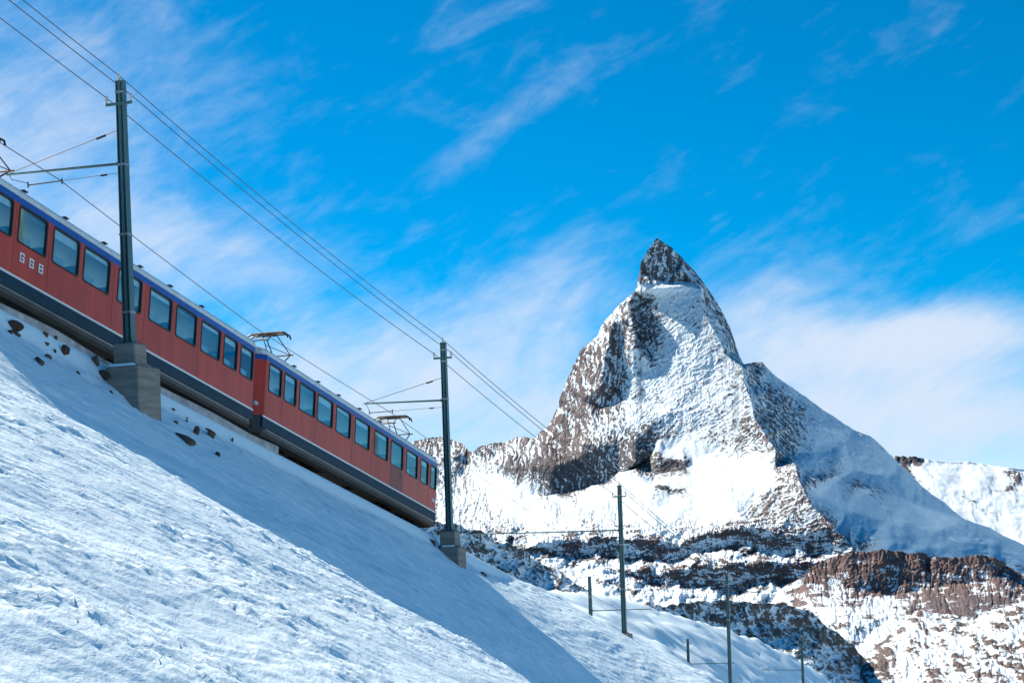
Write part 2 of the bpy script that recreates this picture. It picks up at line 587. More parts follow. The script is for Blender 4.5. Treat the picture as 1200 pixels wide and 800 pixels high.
def hit(u, v):
    """the ground point seen at a picture position"""
    r = ray(u, v)
    t = np.linspace(6, 130, 5000)
    p = r[None, :] * t[:, None] - C0
    s = p[:, :2] @ TV[:2] / (TV[:2] @ TV[:2]); d = p[:, :2] @ NV[:2]
    below = p[:, 2] + GRADE * s < ground_point(s, d)
    k = int(np.argmax(below)) if below.any() else len(t) - 1
    return float(s[k]), float(d[k])


def build_ground():
    sa = np.concatenate([np.arange(-90, -36, 2.0), np.arange(-36, -12, 0.06), np.arange(-12, 50, 0.16), np.arange(50, 150, 0.6), np.arange(150, 320, 3.0)])
    da = np.concatenate([np.arange(-140, -30, 4.0), np.arange(-30, -3, 0.6), np.arange(-3, 2.0, 0.25), np.arange(2.0, 13, 0.085), np.arange(13, 26, 0.041), np.arange(26, 140, 3.0)])
    s, d = np.meshgrid(sa, da, indexing='ij')
    h = ground_point(s, d)
    # beyond the visible stretch the slope eases out into the valley side
    X = C0 + s[..., None] * TV + d[..., None] * NV
    X[..., 2] += h
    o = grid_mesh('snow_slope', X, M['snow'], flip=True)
    tag(o, 'wind-scoured snow slope falling away below the railway', None, None, 'structure')


build_ground()


# ------------------------------------------------------------------ far mountains
def tri_field(ctrl, edges, U, V):
    """interpolate (z, rock, red, rough) over the picture-plane triangulation of surveyed points; 1/z is linear on a plane"""
    pts = [Vector((c[0], c[1])) for c in ctrl]
    vo, eo, fo, ov, oe, of = geometry.delaunay_2d_cdt(pts, edges, [], 0, 1e-4)
    vals = np.array([ctrl[o[0]][2:] if o else (0, 0, 0, 0) for o in ov], float)
    for i, o in enumerate(ov):                     # crossing constraint edges make new points: nearest value
        if not o:
            k = min(range(len(ctrl)), key=lambda j: (ctrl[j][0] - vo[i][0]) ** 2 + (ctrl[j][1] - vo[i][1]) ** 2)
            vals[i] = ctrl[k][2:]
    vals[:, 0] = 1.0 / vals[:, 0]
    out = np.full(U.shape + (vals.shape[1],), np.nan)
    for f in fo:
        a, b, c = (vo[i] for i in f)
        m = (U >= min(a.x, b.x, c.x) - .01) & (U <= max(a.x, b.x, c.x) + .01) & (V >= min(a.y, b.y, c.y) - .01) & (V <= max(a.y, b.y, c.y) + .01)
        if not m.any():
            continue
        den = (b.y - c.y) * (a.x - c.x) + (c.x - b.x) * (a.y - c.y)
        if abs(den) < 1e-9:
            continue
        u, v = U[m], V[m]
        l1 = ((b.y - c.y) * (u - c.x) + (c.x - b.x) * (v - c.y)) / den
        l2 = ((c.y - a.y) * (u - c.x) + (a.x - c.x) * (v - c.y)) / den
        l3 = 1 - l1 - l2
        ok = (l1 > -1e-3) & (l2 > -1e-3) & (l3 > -1e-3)
        val = l1[:, None] * vals[f[0]] + l2[:, None] * vals[f[1]] + l3[:, None] * vals[f[2]]
        tmp = out[m]; tmp[ok] = val[ok]; out[m] = tmp
    # fill pinholes along the border from the neighbour below / above
    for _ in range(12):
        bad = np.isnan(out[..., 0])
        if not bad.any():
            break
        for ax, sh in ((0, 1), (0, -1), (1, 1), (1, -1)):
            r = np.roll(out, sh, ax)
            fill = np.isnan(out[..., 0]) & ~np.isnan(r[..., 0])
            out[fill] = r[fill]
    return np.nan_to_num(out, nan=1e-4)


def blur(a, n):
    for _ in range(n):
        p = np.pad(a, ((1, 1), (1, 1)) + ((0, 0),) * (a.ndim - 2), mode='edge')
        a = (p[:-2, 1:-1] + p[2:, 1:-1] + p[1:-1, :-2] + p[1:-1, 2:] + 4 * p[1:-1, 1:-1]) / 8
    return a


def blocks(x, y, seed):
    """angular broken blocks: each cell a tilted plane, the highest plane wins"""
    xi = np.floor(x).astype(np.int64); yi = np.floor(y).astype(np.int64)
    best = np.full(x.shape, -9.0)
    for ox in (-1, 0, 1):
        for oy in (-1, 0, 1):
            cx, cy = xi + ox, yi + oy
            h = (cx * 374761393 + cy * 668265263 + seed * 974711) & 0xFFFFFFFF
            h = ((h ^ (h >> 13)) * 1274126177) & 0xFFFFFFFF
            h = h ^ (h >> 16)
            r1 = (h & 255) / 255.0; r2 = ((h >> 8) & 255) / 255.0; r3 = ((h >> 16) & 255) / 255.0; r4 = ((h >> 24) & 255) / 255.0
            dx = x - (cx + r1); dy = y - (cy + r2)
            ang = r3 * 6.283
            dist = np.maximum(np.abs(dx * np.cos(ang) + dy * np.sin(ang)), np.abs(-dx * np.sin(ang) + dy * np.cos(ang)) * 0.8)
            v = 0.55 * r4 - dist * 1.1 + 0.35 * (dx * np.cos(ang * 2) + dy * np.sin(ang * 2))
            best = np.maximum(best, v)
    return best


def relief(X, nrm, rough, k, seed, flute=0.0, zones=None):
    """crags, gullies and dipping strata in metres; k scales the wavelength; zones weights the grain of each face"""
    ym = float(np.mean(X[..., 1]))
    a = X[..., 0] / X[..., 1] * ym; z = X[..., 2] / X[..., 1] * ym
    w1 = fbm(a / (200 * k), z / (200 * k), 4, seed + 5); w2 = fbm(a / (200 * k) + 9.3, z / (200 * k) + 4.1, 4, seed + 6)
    w3 = fbm(a / (45 * k), z / (45 * k), 3, seed + 8)
    a2 = a + (w1 * 55 + w3 * 7) * k; z2 = z + (w2 * 55 - w3 * 5) * k

    def grain(deg, lng, thick, sd):
        dip = math.radians(deg)
        c1 = a2 * math.cos(dip) + z2 * math.sin(dip); c2 = -a2 * math.sin(dip) + z2 * math.cos(dip)
        return ridged(c1 / (lng * k), c2 / (thick * k), 3, sd, 0.6)
    ribs = ridged(a2 / (150 * k ** 0.3), z2 / (420 * k ** 0.3), 4, seed, 0.5) / k ** 0.5
    b1 = blocks(a2 / (70 * k) + z2 / (160 * k), z2 / (105 * k), seed + 21)
    b2 = blocks(a2 / (30 * k) + z2 / (60 * k), z2 / (44 * k), seed + 33)
    b3 = blocks(a / (14 * k), z / (15 * k) + a / (40 * k), seed + 47)
    crag = fbm(a / (26 * k), z2 / (26 * k), 4, seed + 80, 0.7)
    out = ribs * 20 + b1 * 22 + b2 * 11 + b3 * 4 + crag * 6
    if zones is None:
        out = out + grain(30, 90, 22, seed + 40) * 5
    else:
        zE, zN, zB = zones
        zL = np.clip(1 - zE - zN - zB, 0, 1)
        e = ribs * 11 + b1 * 5 + b2 * 4 + b3 * 2.5 + crag * 4 + grain(33, 240, 40, seed + 40) * 9 + grain(35, 110, 14, seed + 44) * 5
        n = ribs * 8 + b1 * 6 + b2 * 4 + b3 * 2.5 + crag * 4 + grain(-43, 330, 44, seed + 52) * 10 + grain(-47, 150, 16, seed + 55) * 5
        l = ribs * 20 + b1 * 14 + b2 * 6 + b3 * 3 + crag * 4 + grain(80, 260, 36, seed + 58) * 13 + grain(76, 120, 13, seed + 59) * 6
        bb = ribs * 7 + b1 * 8 + b2 * 6 + b3 * 3 + crag * 4 + grain(4, 260, 30, seed + 63) * 10 + grain(84, 90, 22, seed + 66) * 9
        out = e * zE + n * zN + l * zL + bb * zB
    out = out + ridged(a2 / (24 * k), z / (190 * k), 3, seed + 61, 0.6) * 11 * flute
    soft = fbm(X[..., 0] / (240 * k), X[..., 1] / (240 * k), 4, seed + 120, 0.5) * 16 + ridged(a2 / (90 * k), X[..., 1] / (300 * k), 3, seed + 130, 0.5) * 7
    out = out - out.mean()
    return out * rough * k + soft * (1 - np.minimum(rough, 1)) * k


def terrain_layer(name, label, mat, top, bottom, ctrl, lines, step, k, seed, smooth=3, amp=1.0, back=900.0, steep=0.5, flute=0.0, jag=0.0, zones=None, warp=1.0, patch=0.3, low=None):
    top = [tuple(p) for p in top]; bottom = [tuple(p) for p in bottom]
    allc = top + bottom + list(ctrl)
    idx = {}
    edges = [(i, i + 1) for i in range(len(top) - 1)] + [(len(top) + i, len(top) + i + 1) for i in range(len(bottom) - 1)]
    for ln in lines:
        base = len(allc)
        allc += list(ln)
        edges += [(base + i, base + i + 1) for i in range(len(ln) - 1)]
    u0, u1 = top[0][0], top[-1][0]
    us = np.arange(u0, u1 + step, step)
    tv = np.interp(us, [p[0] for p in top], [p[1] for p in top])
    tv0 = tv.copy()
    tv = tv + jag * (ridged(us / 26.0, us * 0 + seed, 4, seed + 7, 0.6) - 0.35)
    bv = np.interp(us, [p[0] for p in bottom], [p[1] for p in bottom])
    n = int(max(bv - tv) / step) + 1
    f = np.linspace(0, 1, n)
    U = np.repeat(us[None, :], n, 0); V = tv[None, :] + (bv - tv)[None, :] * f[:, None]
    lowz = sstep(low[0], low[1], V) if low else np.zeros_like(V)
    fade = sstep(2, 22, V - tv0[None, :]) * warp * (1 + 1.3 * lowz)
    wu = fbm(U / 34, V / 34, 4, seed + 201, 0.6) * 12 * fade
    wv = (fbm(U / 30 + 7, V / 30, 4, seed + 202, 0.6) * 9 + ridged(U / 11, V / 14, 3, seed + 203) * 1.6) * fade
    fld = tri_field(allc, edges, np.clip(U + wu, u0 + 0.05, u1 - 0.05), np.clip(V + wv, tv0 + 0.05, bv - 0.05))
    geo_ = tri_field(allc, edges, np.clip(U + wu * (0.28 + 0.3 * lowz), u0 + 0.05, u1 - 0.05), np.clip(V + wv * (0.28 + 0.3 * lowz), tv0 + 0.05, bv - 0.05))
    fld[..., 0] = geo_[..., 0]; fld[..., 3] = 0.5 * (fld[..., 3] + geo_[..., 3])
    i1 = blur(fld[..., 0], smooth)
    i2 = blur(i1, 60)
    rock = blur(fld[..., 1], 6); red = blur(fld[..., 2], 6); rough = blur(fld[..., 3], 6)
    kk = sstep(0.15, 0.55, rough)
    iz = i1 * kk + i2 * (1 - kk)
    Z = 1.0 / iz
    dx, dy = U - 600.0, V - YH
    X = np.stack([(dx * cr - dy * sr) / FPX * Z, Z, -(dx * sr + dy * cr) / FPX * Z], -1)
    du = np.gradient(X, axis=1); dv = np.gradient(X, axis=0)
    nrm = np.cross(dv, du); nrm /= np.linalg.norm(nrm, axis=-1, keepdims=True) + 1e-9
    nrm = blur(nrm, 8); nrm /= np.linalg.norm(nrm, axis=-1, keepdims=True) + 1e-9
    sgn = np.where(np.sum(nrm * X, -1) > 0, -1.0, 1.0)[..., None]
    nrm *= sgn
    rel = relief(X, nrm, rough, k, seed, flute, zones(U, V) if zones else None) * amp
    Xd = X + nrm * rel[..., None]
    # bareness also follows the real steepness of the relief: snow lies on the flatter steps
    du = np.gradient(Xd, axis=1); dv = np.gradient(Xd, axis=0)
    n2 = np.cross(dv, du); n2 /= np.linalg.norm(n2, axis=-1, keepdims=True) + 1e-9
    up = np.abs(n2[..., 2])
    base_up = blur(up, 30)
    pz = patch * (lowz if low else 1.0)
    if zones:
        pz = pz * (1 - 0.9 * zones(U, V)[1])
    pn = fbm(U / 30, V / 10, 5, seed + 301, 0.62)
    rock = rock + pz * np.clip(pn * 1.5, -0.35, 0.8)
    rough = np.maximum(rough, pz * sstep(0.05, 0.3, pn))
    # ribs and ledges' edges stay bare, hollows hold snow
    v1 = rel - blur(rel, 10); v2 = rel - blur(rel, 70)
    v1 = np.clip(v1 / (2.0 * v1.std() + 1e-6), -1, 1); v2 = np.clip(v2 / (2.0 * v2.std() + 1e-6), -1, 1)
    rock = rock + (0.09 * v1 + 0.14 * v2) * sstep(0.3, 0.7, rough)
    rk = rock + (base_up - up) * steep * (0.15 + np.minimum(rock, 1.0))
    # the far side of the crest, so that the hill is a body and not a shell
    rows = []
    for j in range(5, 0, -1):
        b = Xd[0].copy(); q = j / 5.0
        b[:, 1] += back * q * (1.1 + 0.2 * np.sin(us / 23.0)); b[:, 2] -= back * q * 0.75 * (0.6 + 0.4 * q)
        b[:, 0] += b[:, 0] * (back * q / np.maximum(b[:, 1], 1))
        rows.append(b)
    Xf = np.concatenate([np.array(rows), Xd], 0)
    pad = lambda a: np.concatenate([np.repeat(a[:1], 5, 0), a], 0)
    o = grid_mesh(name, Xf, mat, {'rock': pad(rk), 'red': pad(red)})

    tag(o, label, None, None, 'structure')
    return o


def T_(u, v, z, rock=0.6, red=0.2, rough=None):
    return (u, v, z, rock, red, rock if rough is None else rough)


def L_(pts, rock, red=0.2, rough=None):
    return [T_(*p[:3], *(p[3:] if len(p) > 3 else (rock, red, rough))) for p in pts]


def build_peak():
    top = L_([(360, 556, 10500), (400, 540, 10500), (430, 534, 10450), (466, 523, 10400), (500, 514, 10400), (515, 512, 10400), (530, 515, 10300), (540, 519, 10200), (548, 526, 10100), (555, 530, 10000),
              (560, 524, 9900), (570, 521, 9900), (580, 519, 9900), (590, 520, 9900), (600, 514, 9800), (612, 511, 9700), (622, 513, 9600),
              (632, 508, 9500), (643, 500, 9450), (650, 485, 9420), (656, 470, 9400), (662, 452, 9380), (672, 430, 9370), (682, 410, 9350)], 0.62, 0.4, 0.9)
    top += L_([(700, 394, 9330), (704, 384, 9330), (716, 368, 9320), (722, 360, 9320), (735, 350, 9310)], 0.45, 0.1)
    top += L_([(743, 343, 9300), (747, 334, 9300), (750, 320, 9300), (752, 306, 9300), (757, 296, 9300), (764, 286, 9300), (769, 279, 9300), (773, 281, 9305),
               (785, 289, 9330), (800, 303, 9360), (815, 318, 9400), (830, 338, 9450), (845, 362, 9500), (857, 388, 9550), (866, 415, 9600),
               (872, 426, 9600), (885, 424, 9650), (893, 424, 9700)], 0.58, 0.0)
    top += L_([(905, 437, 9750), (930, 455, 9850), (965, 480, 9950), (1000, 503, 10050), (1020, 511, 10100), (1040, 529, 10150)], 0.35, 0, 0.3)
    top += L_([(1056, 545, 10220), (1080, 569, 10320), (1105, 588, 10440), (1130, 608, 10580), (1160, 618, 10800), (1180, 629, 10960), (1215, 645, 11250)], 0.2, 0, 0.2)
    bottom = L_([(360, 700, 7200), (466, 700, 6300), (560, 700, 6200), (640, 705, 6200), (720, 722, 6000), (800, 735, 5800), (880, 738, 5700), (960, 735, 5700),
                 (1040, 730, 6300), (1120, 720, 8300), (1215, 715, 10200)], 0.15, 0.2, 0.2)
    hornli = L_([(800, 318, 9220), (822, 338, 9130), (825, 368, 9000), (838, 390, 8880), (852, 416, 8740), (870, 431, 8600), (877, 460, 8420),
                 (882, 475, 8320)], 0.42, 0.1, 0.7)
    hornli += L_([(885, 490, 8220), (898, 510, 8050), (910, 526, 7850), (909, 548, 7650), (934, 552, 7450), (938, 567, 7300), (952, 592, 7100),
                  (975, 618, 6950), (1000, 642, 6850)], 0.55, 0.4, 0.75)
    zm = L_([(872, 426, 9600)], 0.6)
    head = L_([(752, 331, 9160), (780, 331, 9220), (806, 329, 9290)], 0.58, 0, 0.9)
    ledge = L_([(758, 340, 9120), (790, 336, 9120), (815, 336, 9125)], 0.2, 0, 0.5)
    butt = L_([(737, 352, 9150), (741, 375, 9070), (744, 402, 8980)], 0.6, 0.1, 0.8)
    butt2 = L_([(752, 350, 9270), (757, 376, 9200), (761, 404, 9080)], 0.65, 0, 0.8)
    crest = L_([(718, 378, 9200), (713, 402, 9100), (708, 425, 9020), (704, 452, 8960)], 0.6, 0.5, 0.9)
    recess = L_([(728, 395, 9160), (726, 420, 9085), (727, 442, 9020)], 0.52, 0.1, 0.9)
    eedge = L_([(685, 520, 8580), (705, 522, 8510), (725, 521, 8485), (745, 514, 8465), (762, 504, 8468)], 0.62, 0, 0.8)
    cfoot = L_([(640, 583, 8480), (672, 576, 8470), (708, 566, 8460), (725, 556, 8430), (745, 548, 8410), (762, 534, 8410), (776, 514, 8420)], 0.6, 0, 0.6)
    efoot = L_([(776, 514, 8420), (800, 514, 8400), (820, 512, 8340), (833, 528, 8230), (850, 536, 8120), (866, 540, 8010), (885, 538, 7890), (900, 542, 7750)], 0.4, 0.1, 0.5)
    fcliff = L_([(600, 548, 8830), (625, 547, 8650), (650, 545, 8560), (680, 536, 8560)], 0.8, 0, 0.8)
    ffoot = L_([(560, 558, 9560), (585, 556, 9450), (600, 570, 8750), (620, 578, 8550), (640, 583, 8480)], 0.3, 0, 0.5)
    isl_t = L_([(744, 542, 8220), (770, 536, 8230), (800, 541, 8170)], 0.75, 0, 0.9)
    isl_b = L_([(744, 549, 8180), (768, 556, 8150), (802, 549, 8120)], 0.6, 0, 0.8)
    b1t = L_([(615, 640, 7150), (660, 634, 7200), (700, 630, 7200), (740, 632, 7150), (790, 636, 7100), (815, 631, 7100), (850, 621, 7080), (870, 617, 7060), (905, 622, 7000), (945, 628, 6960)], 0.52, 0.4, 0.9)
    b1b = L_([(615, 652, 7130), (660, 655, 7175), (700, 652, 7175), (740, 656, 7125), (785, 661, 7070), (800, 655, 7075), (825, 646, 7075), (860, 645, 7045), (880, 643, 7035), (905, 650, 6970), (950, 650, 6930)], 0.58, 0.5, 0.9)
    b2t = L_([(730, 668, 6800), (780, 669, 6780), (800, 666, 6770), (830, 662, 6760), (855, 664, 6750), (880, 662, 6750), (905, 656, 6760), (950, 660, 6720)], 0.6, 0.55, 0.9)
    b2b = L_([(730, 676, 6785), (780, 685, 6750), (810, 692, 6735), (830, 690, 6725), (860, 695, 6715), (880, 692, 6715), (905, 682, 6730), (950, 678, 6690), (1000, 680, 6700)], 0.6, 0.5, 0.8)
    snow = 0.06
    c = []
    c += L_([(790, 352, 9110), (775, 350, 9180), (802, 372, 9010), (782, 400, 9000), (812, 402, 8890), (768, 430, 8950), (800, 440, 8770), (840, 440, 8680)], 0.28, 0, 1.2)
    c += L_([(742, 440, 8960), (738, 470, 8860), (760, 470, 8770), (800, 480, 8560), (850, 480, 8400), (720, 500, 8650), (760, 490, 8540), (820, 500, 8420), (700, 505, 8690)], 0.33, 0, 1.2)
    c += L_([(865, 505, 8200), (880, 520, 8030), (850, 515, 8230)], 0.52, 0.2, 0.9)
    c += L_([(690, 425, 9220), (668, 470, 9260), (684, 470, 9090), (704, 478, 8990), (722, 458, 9000), (655, 500, 9200), (672, 512, 8990), (690, 512, 8830), (640, 522, 9200), (662, 535, 8930)], 0.66, 0.45, 1.0)
    c += L_([(500, 535, 10150), (530, 540, 9950), (548, 545, 9990), (520, 560, 9800), (540, 562, 9750), (575, 540, 9700), (600, 530, 9600), (612, 535, 9450), (625, 525, 9400)], 0.45, 0.0, 1.2)
    c += L_([(500, 585, 8900), (530, 590, 8700), (560, 580, 8900), (545, 600, 8400), (575, 600, 8300), (420, 590, 9200), (380, 610, 9200)], 0.36, 0, 0.95)
    c += L_([(585, 575, 8850), (600, 592, 8300), (625, 600, 8050), (660, 592, 8200), (700, 584, 8000), (740, 572, 8060), (780, 530, 8330), (800, 525, 8310),
             (830, 545, 8120), (860, 552, 7960), (890, 562, 7620), (800, 565, 7900), (760, 602, 7500), (700, 612, 7560), (660, 615, 7600), (820, 592, 7560), (860, 585, 7420), (640, 628, 7350)], snow, 0, 0.12)
    c += L_([(900, 575, 7380), (915, 570, 7400), (880, 598, 7300), (910, 600, 7180), (930, 600, 7100)], 0.52, 0.45, 0.9)
    c += L_([(540, 614, 8000), (570, 614, 7900), (600, 622, 7600), (500, 620, 8000)], 0.42, 0, 0.9)
    led = L_([(620, 662, 6950), (680, 662, 6950), (730, 662, 6920), (780, 665, 6900), (805, 660, 6900), (830, 654, 6900), (860, 654, 6890), (885, 652, 6890), (905, 653, 6900), (950, 655, 6850)], 0.2, 0.2, 0.5)
    led2 = L_([(700, 690, 6450), (780, 694, 6560), (810, 699, 6540), (835, 698, 6530), (860, 703, 6500), (885, 700, 6500), (910, 691, 6540), (950, 690, 6500)], 0.26, 0.2, 0.5)
    c += L_([(640, 676, 6700), (690, 676, 6720), (700, 706, 6250), (760, 710, 6200), (830, 715, 6150), (900, 712, 6150)], 0.2, 0.2, 0.4)
    c += L_([(640, 594, 8080), (670, 600, 7850), (700, 598, 7800), (690, 606, 7680), (655, 606, 7800)], 0.25, 0, 0.75)
    c += L_([(770, 573, 7830, 0.7, 0, 0.8), (785, 572, 7840, 0.75, 0, 0.8), (799, 575, 7800, 0.7, 0, 0.8), (785, 579, 7790, 0.6, 0, 0.6)], 0.5)
    c += L_([(758, 574, 7820), (785, 567, 7880), (812, 575, 7770), (785, 585, 7690)], 0.06, 0, 0.12)
    c += L_([(735, 556, 8160), (770, 530, 8300), (812, 545, 8190), (770, 562, 8040)], 0.08, 0, 0.2)
    # shaded north side
    c += L_([(885, 450, 9060), (905, 460, 9250), (930, 475, 9480), (900, 480, 8760), (930, 500, 9080), (905, 515, 8380), (925, 530, 8480)], 0.55, 0, 0.8)
    c += L_([(960, 500, 9520), (990, 520, 9720), (960, 530, 9100), (1000, 550, 9480), (1040, 560, 9850), (940, 550, 8050), (980, 565, 8750)], 0.3, 0, 0.4)
    c += L_([(1010, 580, 9050), (1060, 585, 9620), (1100, 600, 10050), (960, 580, 7950), (990, 600, 8350), (1040, 610, 9050), (1100, 625, 9950), (1150, 635, 10520), (985, 625, 7750), (1040, 640, 8700), (1110, 650, 9750), (1180, 655, 10650)], 0.18, 0, 0.25)
    c += L_([(975, 558, 8640, 0.55, 0, 0.4), (1000, 567, 8990, 0.6, 0, 0.4), (1025, 575, 9270, 0.5, 0, 0.35)], 0.5)
    c += L_([(1000, 690, 6600), (1060, 690, 7600), (1150, 690, 9400)], 0.3, 0.5, 0.3)
    lines = [hornli, head, ledge, butt, butt2, crest, recess, eedge, cfoot, fcliff, ffoot, isl_t, isl_b, b1t, b1b, b2t, b2b]
    lines += [efoot[1:], led, led2]
    hu = [p[0] for p in hornli]; hv = [p[1] for p in hornli]

    def zones(U, V):
        edge = np.interp(V, hv, hu)
        right = sstep(-5, 5, U - edge)
        low = sstep(596, 618, V)
        zE = (1 - right) * sstep(728, 750, U) * (1 - low) * sstep(318, 334, V)
        zN = right * (1 - sstep(640, 655, V))
        zB = low * (1 - zN)
        return zE, zN, zB
    terrain_layer('rocky_peak', 'tall pyramid-shaped peak of snow-streaked rock with a hooked summit', M['peak'], top, bottom, c, lines, 0.8, 0.55, 3, smooth=2, back=1500, jag=1.2, amp=0.95, zones=zones, patch=0.65, low=(592, 640))


build_peak()


def build_far_dome():
    top = L_([(1030, 530, 13500), (1050, 534, 13500), (1060, 534, 13500), (1075, 537, 13500), (1090, 540, 13600), (1140, 541, 13800), (1160, 544, 13800), (1175, 548, 13700), (1240, 550, 13600)], 0.05, 0, 0.05)
    top[1] = T_(1052, 535, 13450, 0.8, 0.1, 0.9); top[2] = T_(1062, 533.5, 13450, 0.85, 0.1, 0.9); top[3] = T_(1076, 536.5, 13450, 0.7, 0.1, 0.8)
    bottom = L_([(1030, 660, 11200), (1100, 665, 11000), (1240, 670, 10800)], 0.1, 0, 0.1)
    c = L_([(1060, 546, 13300), (1078, 543, 13380)], 0.75, 0.1, 0.8)
    c += L_([(1085, 552, 13000), (1110, 552, 13100), (1130, 548, 13400), (1150, 560, 12900), (1165, 556, 13250), (1120, 570, 12700), (1160, 590, 12300), (1100, 580, 12400), (1180, 610, 11900), (1200, 580, 12600), (1125, 600, 12000)], 0.08, 0, 0.12)
    c += L_([(1178, 554, 13300), (1188, 556, 13200), (1198, 555, 13250), (1190, 563, 13050)], 0.62, 0.2, 0.8)
    c += L_([(1137, 592, 12250), (1172, 603, 12050)], 0.45, 0, 0.5)
    terrain_layer('snow_dome', 'smooth white glacier dome far behind the right flank of the peak', M['peak'], top, bottom, c, [], 1.2, 1.2, 23, smooth=6, back=2500)


def build_red_cliff():
    top = L_([(915, 706, 6300), (935, 684, 6400), (948, 668, 6430), (962, 654, 6420), (985, 650, 6400), (1000, 646, 6380), (1030, 644, 6350), (1060, 645, 6350), (1075, 647, 6330), (1092, 653, 6400), (1096, 652, 6300), (1130, 652, 6280),
              (1150, 650, 6270), (1166, 652, 6260), (1178, 661, 6300), (1200, 666, 6300), (1250, 680, 6300)], 0.85, 1.0, 1.0)
    bottom = L_([(915, 745, 5500), (935, 765, 5000), (1000, 780, 4700), (1100, 790, 4500), (1250, 800, 4300)], 0.3, 0.3, 0.3)
    foot = L_([(940, 682, 6330), (985, 688, 6260), (1010, 694, 6230), (1050, 698, 6210), (1090, 690, 6200), (1130, 684, 6180), (1165, 680, 6170), (1200, 686, 6150), (1245, 695, 6150)], 0.6, 0.9, 0.7)
    c = L_([(960, 700, 5900), (985, 712, 5600), (1010, 715, 5600), (1050, 712, 5750)], 0.42, 0.3, 0.5)
    c += L_([(1030, 708, 5850), (1045, 722, 5500), (1000, 735, 5200), (970, 730, 5300), (960, 755, 5050), (1000, 760, 5000)], 0.36, 0.3, 0.5)
    c += L_([(1090, 705, 5850), (1120, 705, 5800), (1150, 700, 5800), (1100, 725, 5450), (1140, 715, 5550), (1190, 705, 5700)], 0.72, 0.45, 0.5)
    c += L_([(1180, 725, 5400), (1210, 715, 5500), (1150, 745, 5100)], 0.35, 0.3, 0.4)
    terrain_layer('red_brown_cliff', 'band of red-brown vertical cliffs with scree below on the right', M['peak'], top, bottom, c, [foot], 0.9, 0.7, 51, smooth=2, back=700, amp=0.9, flute=1.0, jag=3.0, patch=0.45)


def build_moraine():
    top = L_([(960, 815, 3300), (985, 797, 3400), (1005, 776, 3500), (1030, 755, 3600), (1055, 732, 3700), (1072, 716, 3750), (1085, 713, 3750), (1105, 717, 3750), (1120, 716, 3700), (1140, 722, 3650),
              (1165, 714, 3600), (1185, 708, 3600), (1205, 702, 3600), (1250, 700, 3600)], 0.45, 0.3, 0.6)
    bottom = L_([(960, 880, 2500), (1100, 880, 2400), (1250, 880, 2400)], 0.2, 0.2, 0.3)
    c = L_([(1040, 760, 3350), (1075, 735, 3500), (1110, 740, 3400), (1150, 740, 3350), (1190, 735, 3350), (1060, 790, 3050), (1130, 770, 3080), (1100, 760, 3200)], 0.38, 0.3, 0.7)
    c += L_([(1150, 785, 2950), (1170, 775, 3000), (1195, 790, 2900), (1090, 722, 3600), (1100, 730, 3520)], 0.52, 0.6, 0.7)
    c += L_([(1010, 790, 3150), (1000, 800, 3100), (1030, 775, 3250)], 0.6, 0.15, 0.7)
    terrain_layer('moraine_hill', 'snowy rubble hill rising at the lower right edge', M['hill'], top, bottom, c, [], 1.0, 0.42, 71, smooth=3, back=700, amp=1.0, jag=5.0, patch=0.6)


def build_dark_hill():
    top = L_([(690, 722, 2250), (715, 716, 2300), (735, 712, 2350), (760, 711, 2420), (800, 706, 2540), (850, 701, 2700), (880, 704, 2800), (920, 707, 2950), (945, 714, 3050), (962, 722, 3120), (980, 740, 3220), (1000, 756, 3330), (1015, 770, 3400)], 0.6, 0.05, 0.6)
    bottom = L_([(690, 860, 1950), (800, 860, 2050), (900, 870, 2250), (1015, 850, 2700)], 0.2, 0, 0.3)
    c = L_([(760, 728, 2390), (800, 725, 2500), (850, 722, 2660), (900, 725, 2850), (940, 735, 2980), (960, 750, 3000), (985, 765, 3150)], 0.58, 0.05, 0.6)
    c += L_([(830, 745, 2520), (860, 750, 2600), (900, 752, 2700), (930, 758, 2750)], 0.5, 0.05, 0.55)
    c += L_([(880, 785, 2450), (930, 775, 2560), (955, 780, 2680)], 0.42, 0.3, 0.8)
    terrain_layer('shaded_hill', 'low dark rocky hill in blue shade beyond the lower poles', M['hill'], top, bottom, c, [], 1.0, 0.32, 91, smooth=3, back=500, amp=0.9, jag=5.0, patch=0.4)
    top = L_([(370, 600, 2700), (440, 600, 3000), (480, 606, 3200), (505, 610, 3300), (520, 612, 3380), (540, 614, 3480), (564, 624, 3600), (580, 632, 3690), (600, 638, 3800), (616, 646, 3900), (634, 655, 4000), (655, 668, 4120), (690, 690, 4300)], 0.55, 0, 0.7)
    bottom = L_([(370, 740, 2400), (440, 740, 2600), (560, 740, 2950), (690, 740, 3500)], 0.3, 0, 0.3)
    c = L_([(540, 640, 3400), (570, 645, 3560), (600, 655, 3720), (620, 662, 3840), (550, 660, 3380)], 0.45, 0, 0.7)
    terrain_layer('shaded_spur', 'dark snow-flecked spur in shade just right of the second mast', M['hill'], top, bottom, c, [], 1.0, 0.4, 97, smooth=3, back=500, amp=1.1, jag=6.0)


build_far_dome()
build_red_cliff()
build_moraine()
build_dark_hill()


def build_valley():
    xs = np.linspace(-30000, 30000, 60); ys = np.linspace(-4000, 45000, 60)
    x, y = np.meshgrid(xs, ys, indexing='ij')
    z = -640 + fbm(x / 4000, y / 4000, 3, 5) * 120
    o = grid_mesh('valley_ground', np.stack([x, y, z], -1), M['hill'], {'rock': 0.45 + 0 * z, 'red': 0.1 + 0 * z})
    tag(o, 'snow-covered valley ground far below', None, None, 'structure')


build_valley()

# ------------------------------------------------------------------ railcars
KG = math.sqrt(1 + GRADE * GRADE)
CAR_X = Vector(TV) / KG
CAR_Y = -Vector(NV)                       # left of travel; the camera sees the -y side
CAR_Z = CAR_X.cross(CAR_Y)


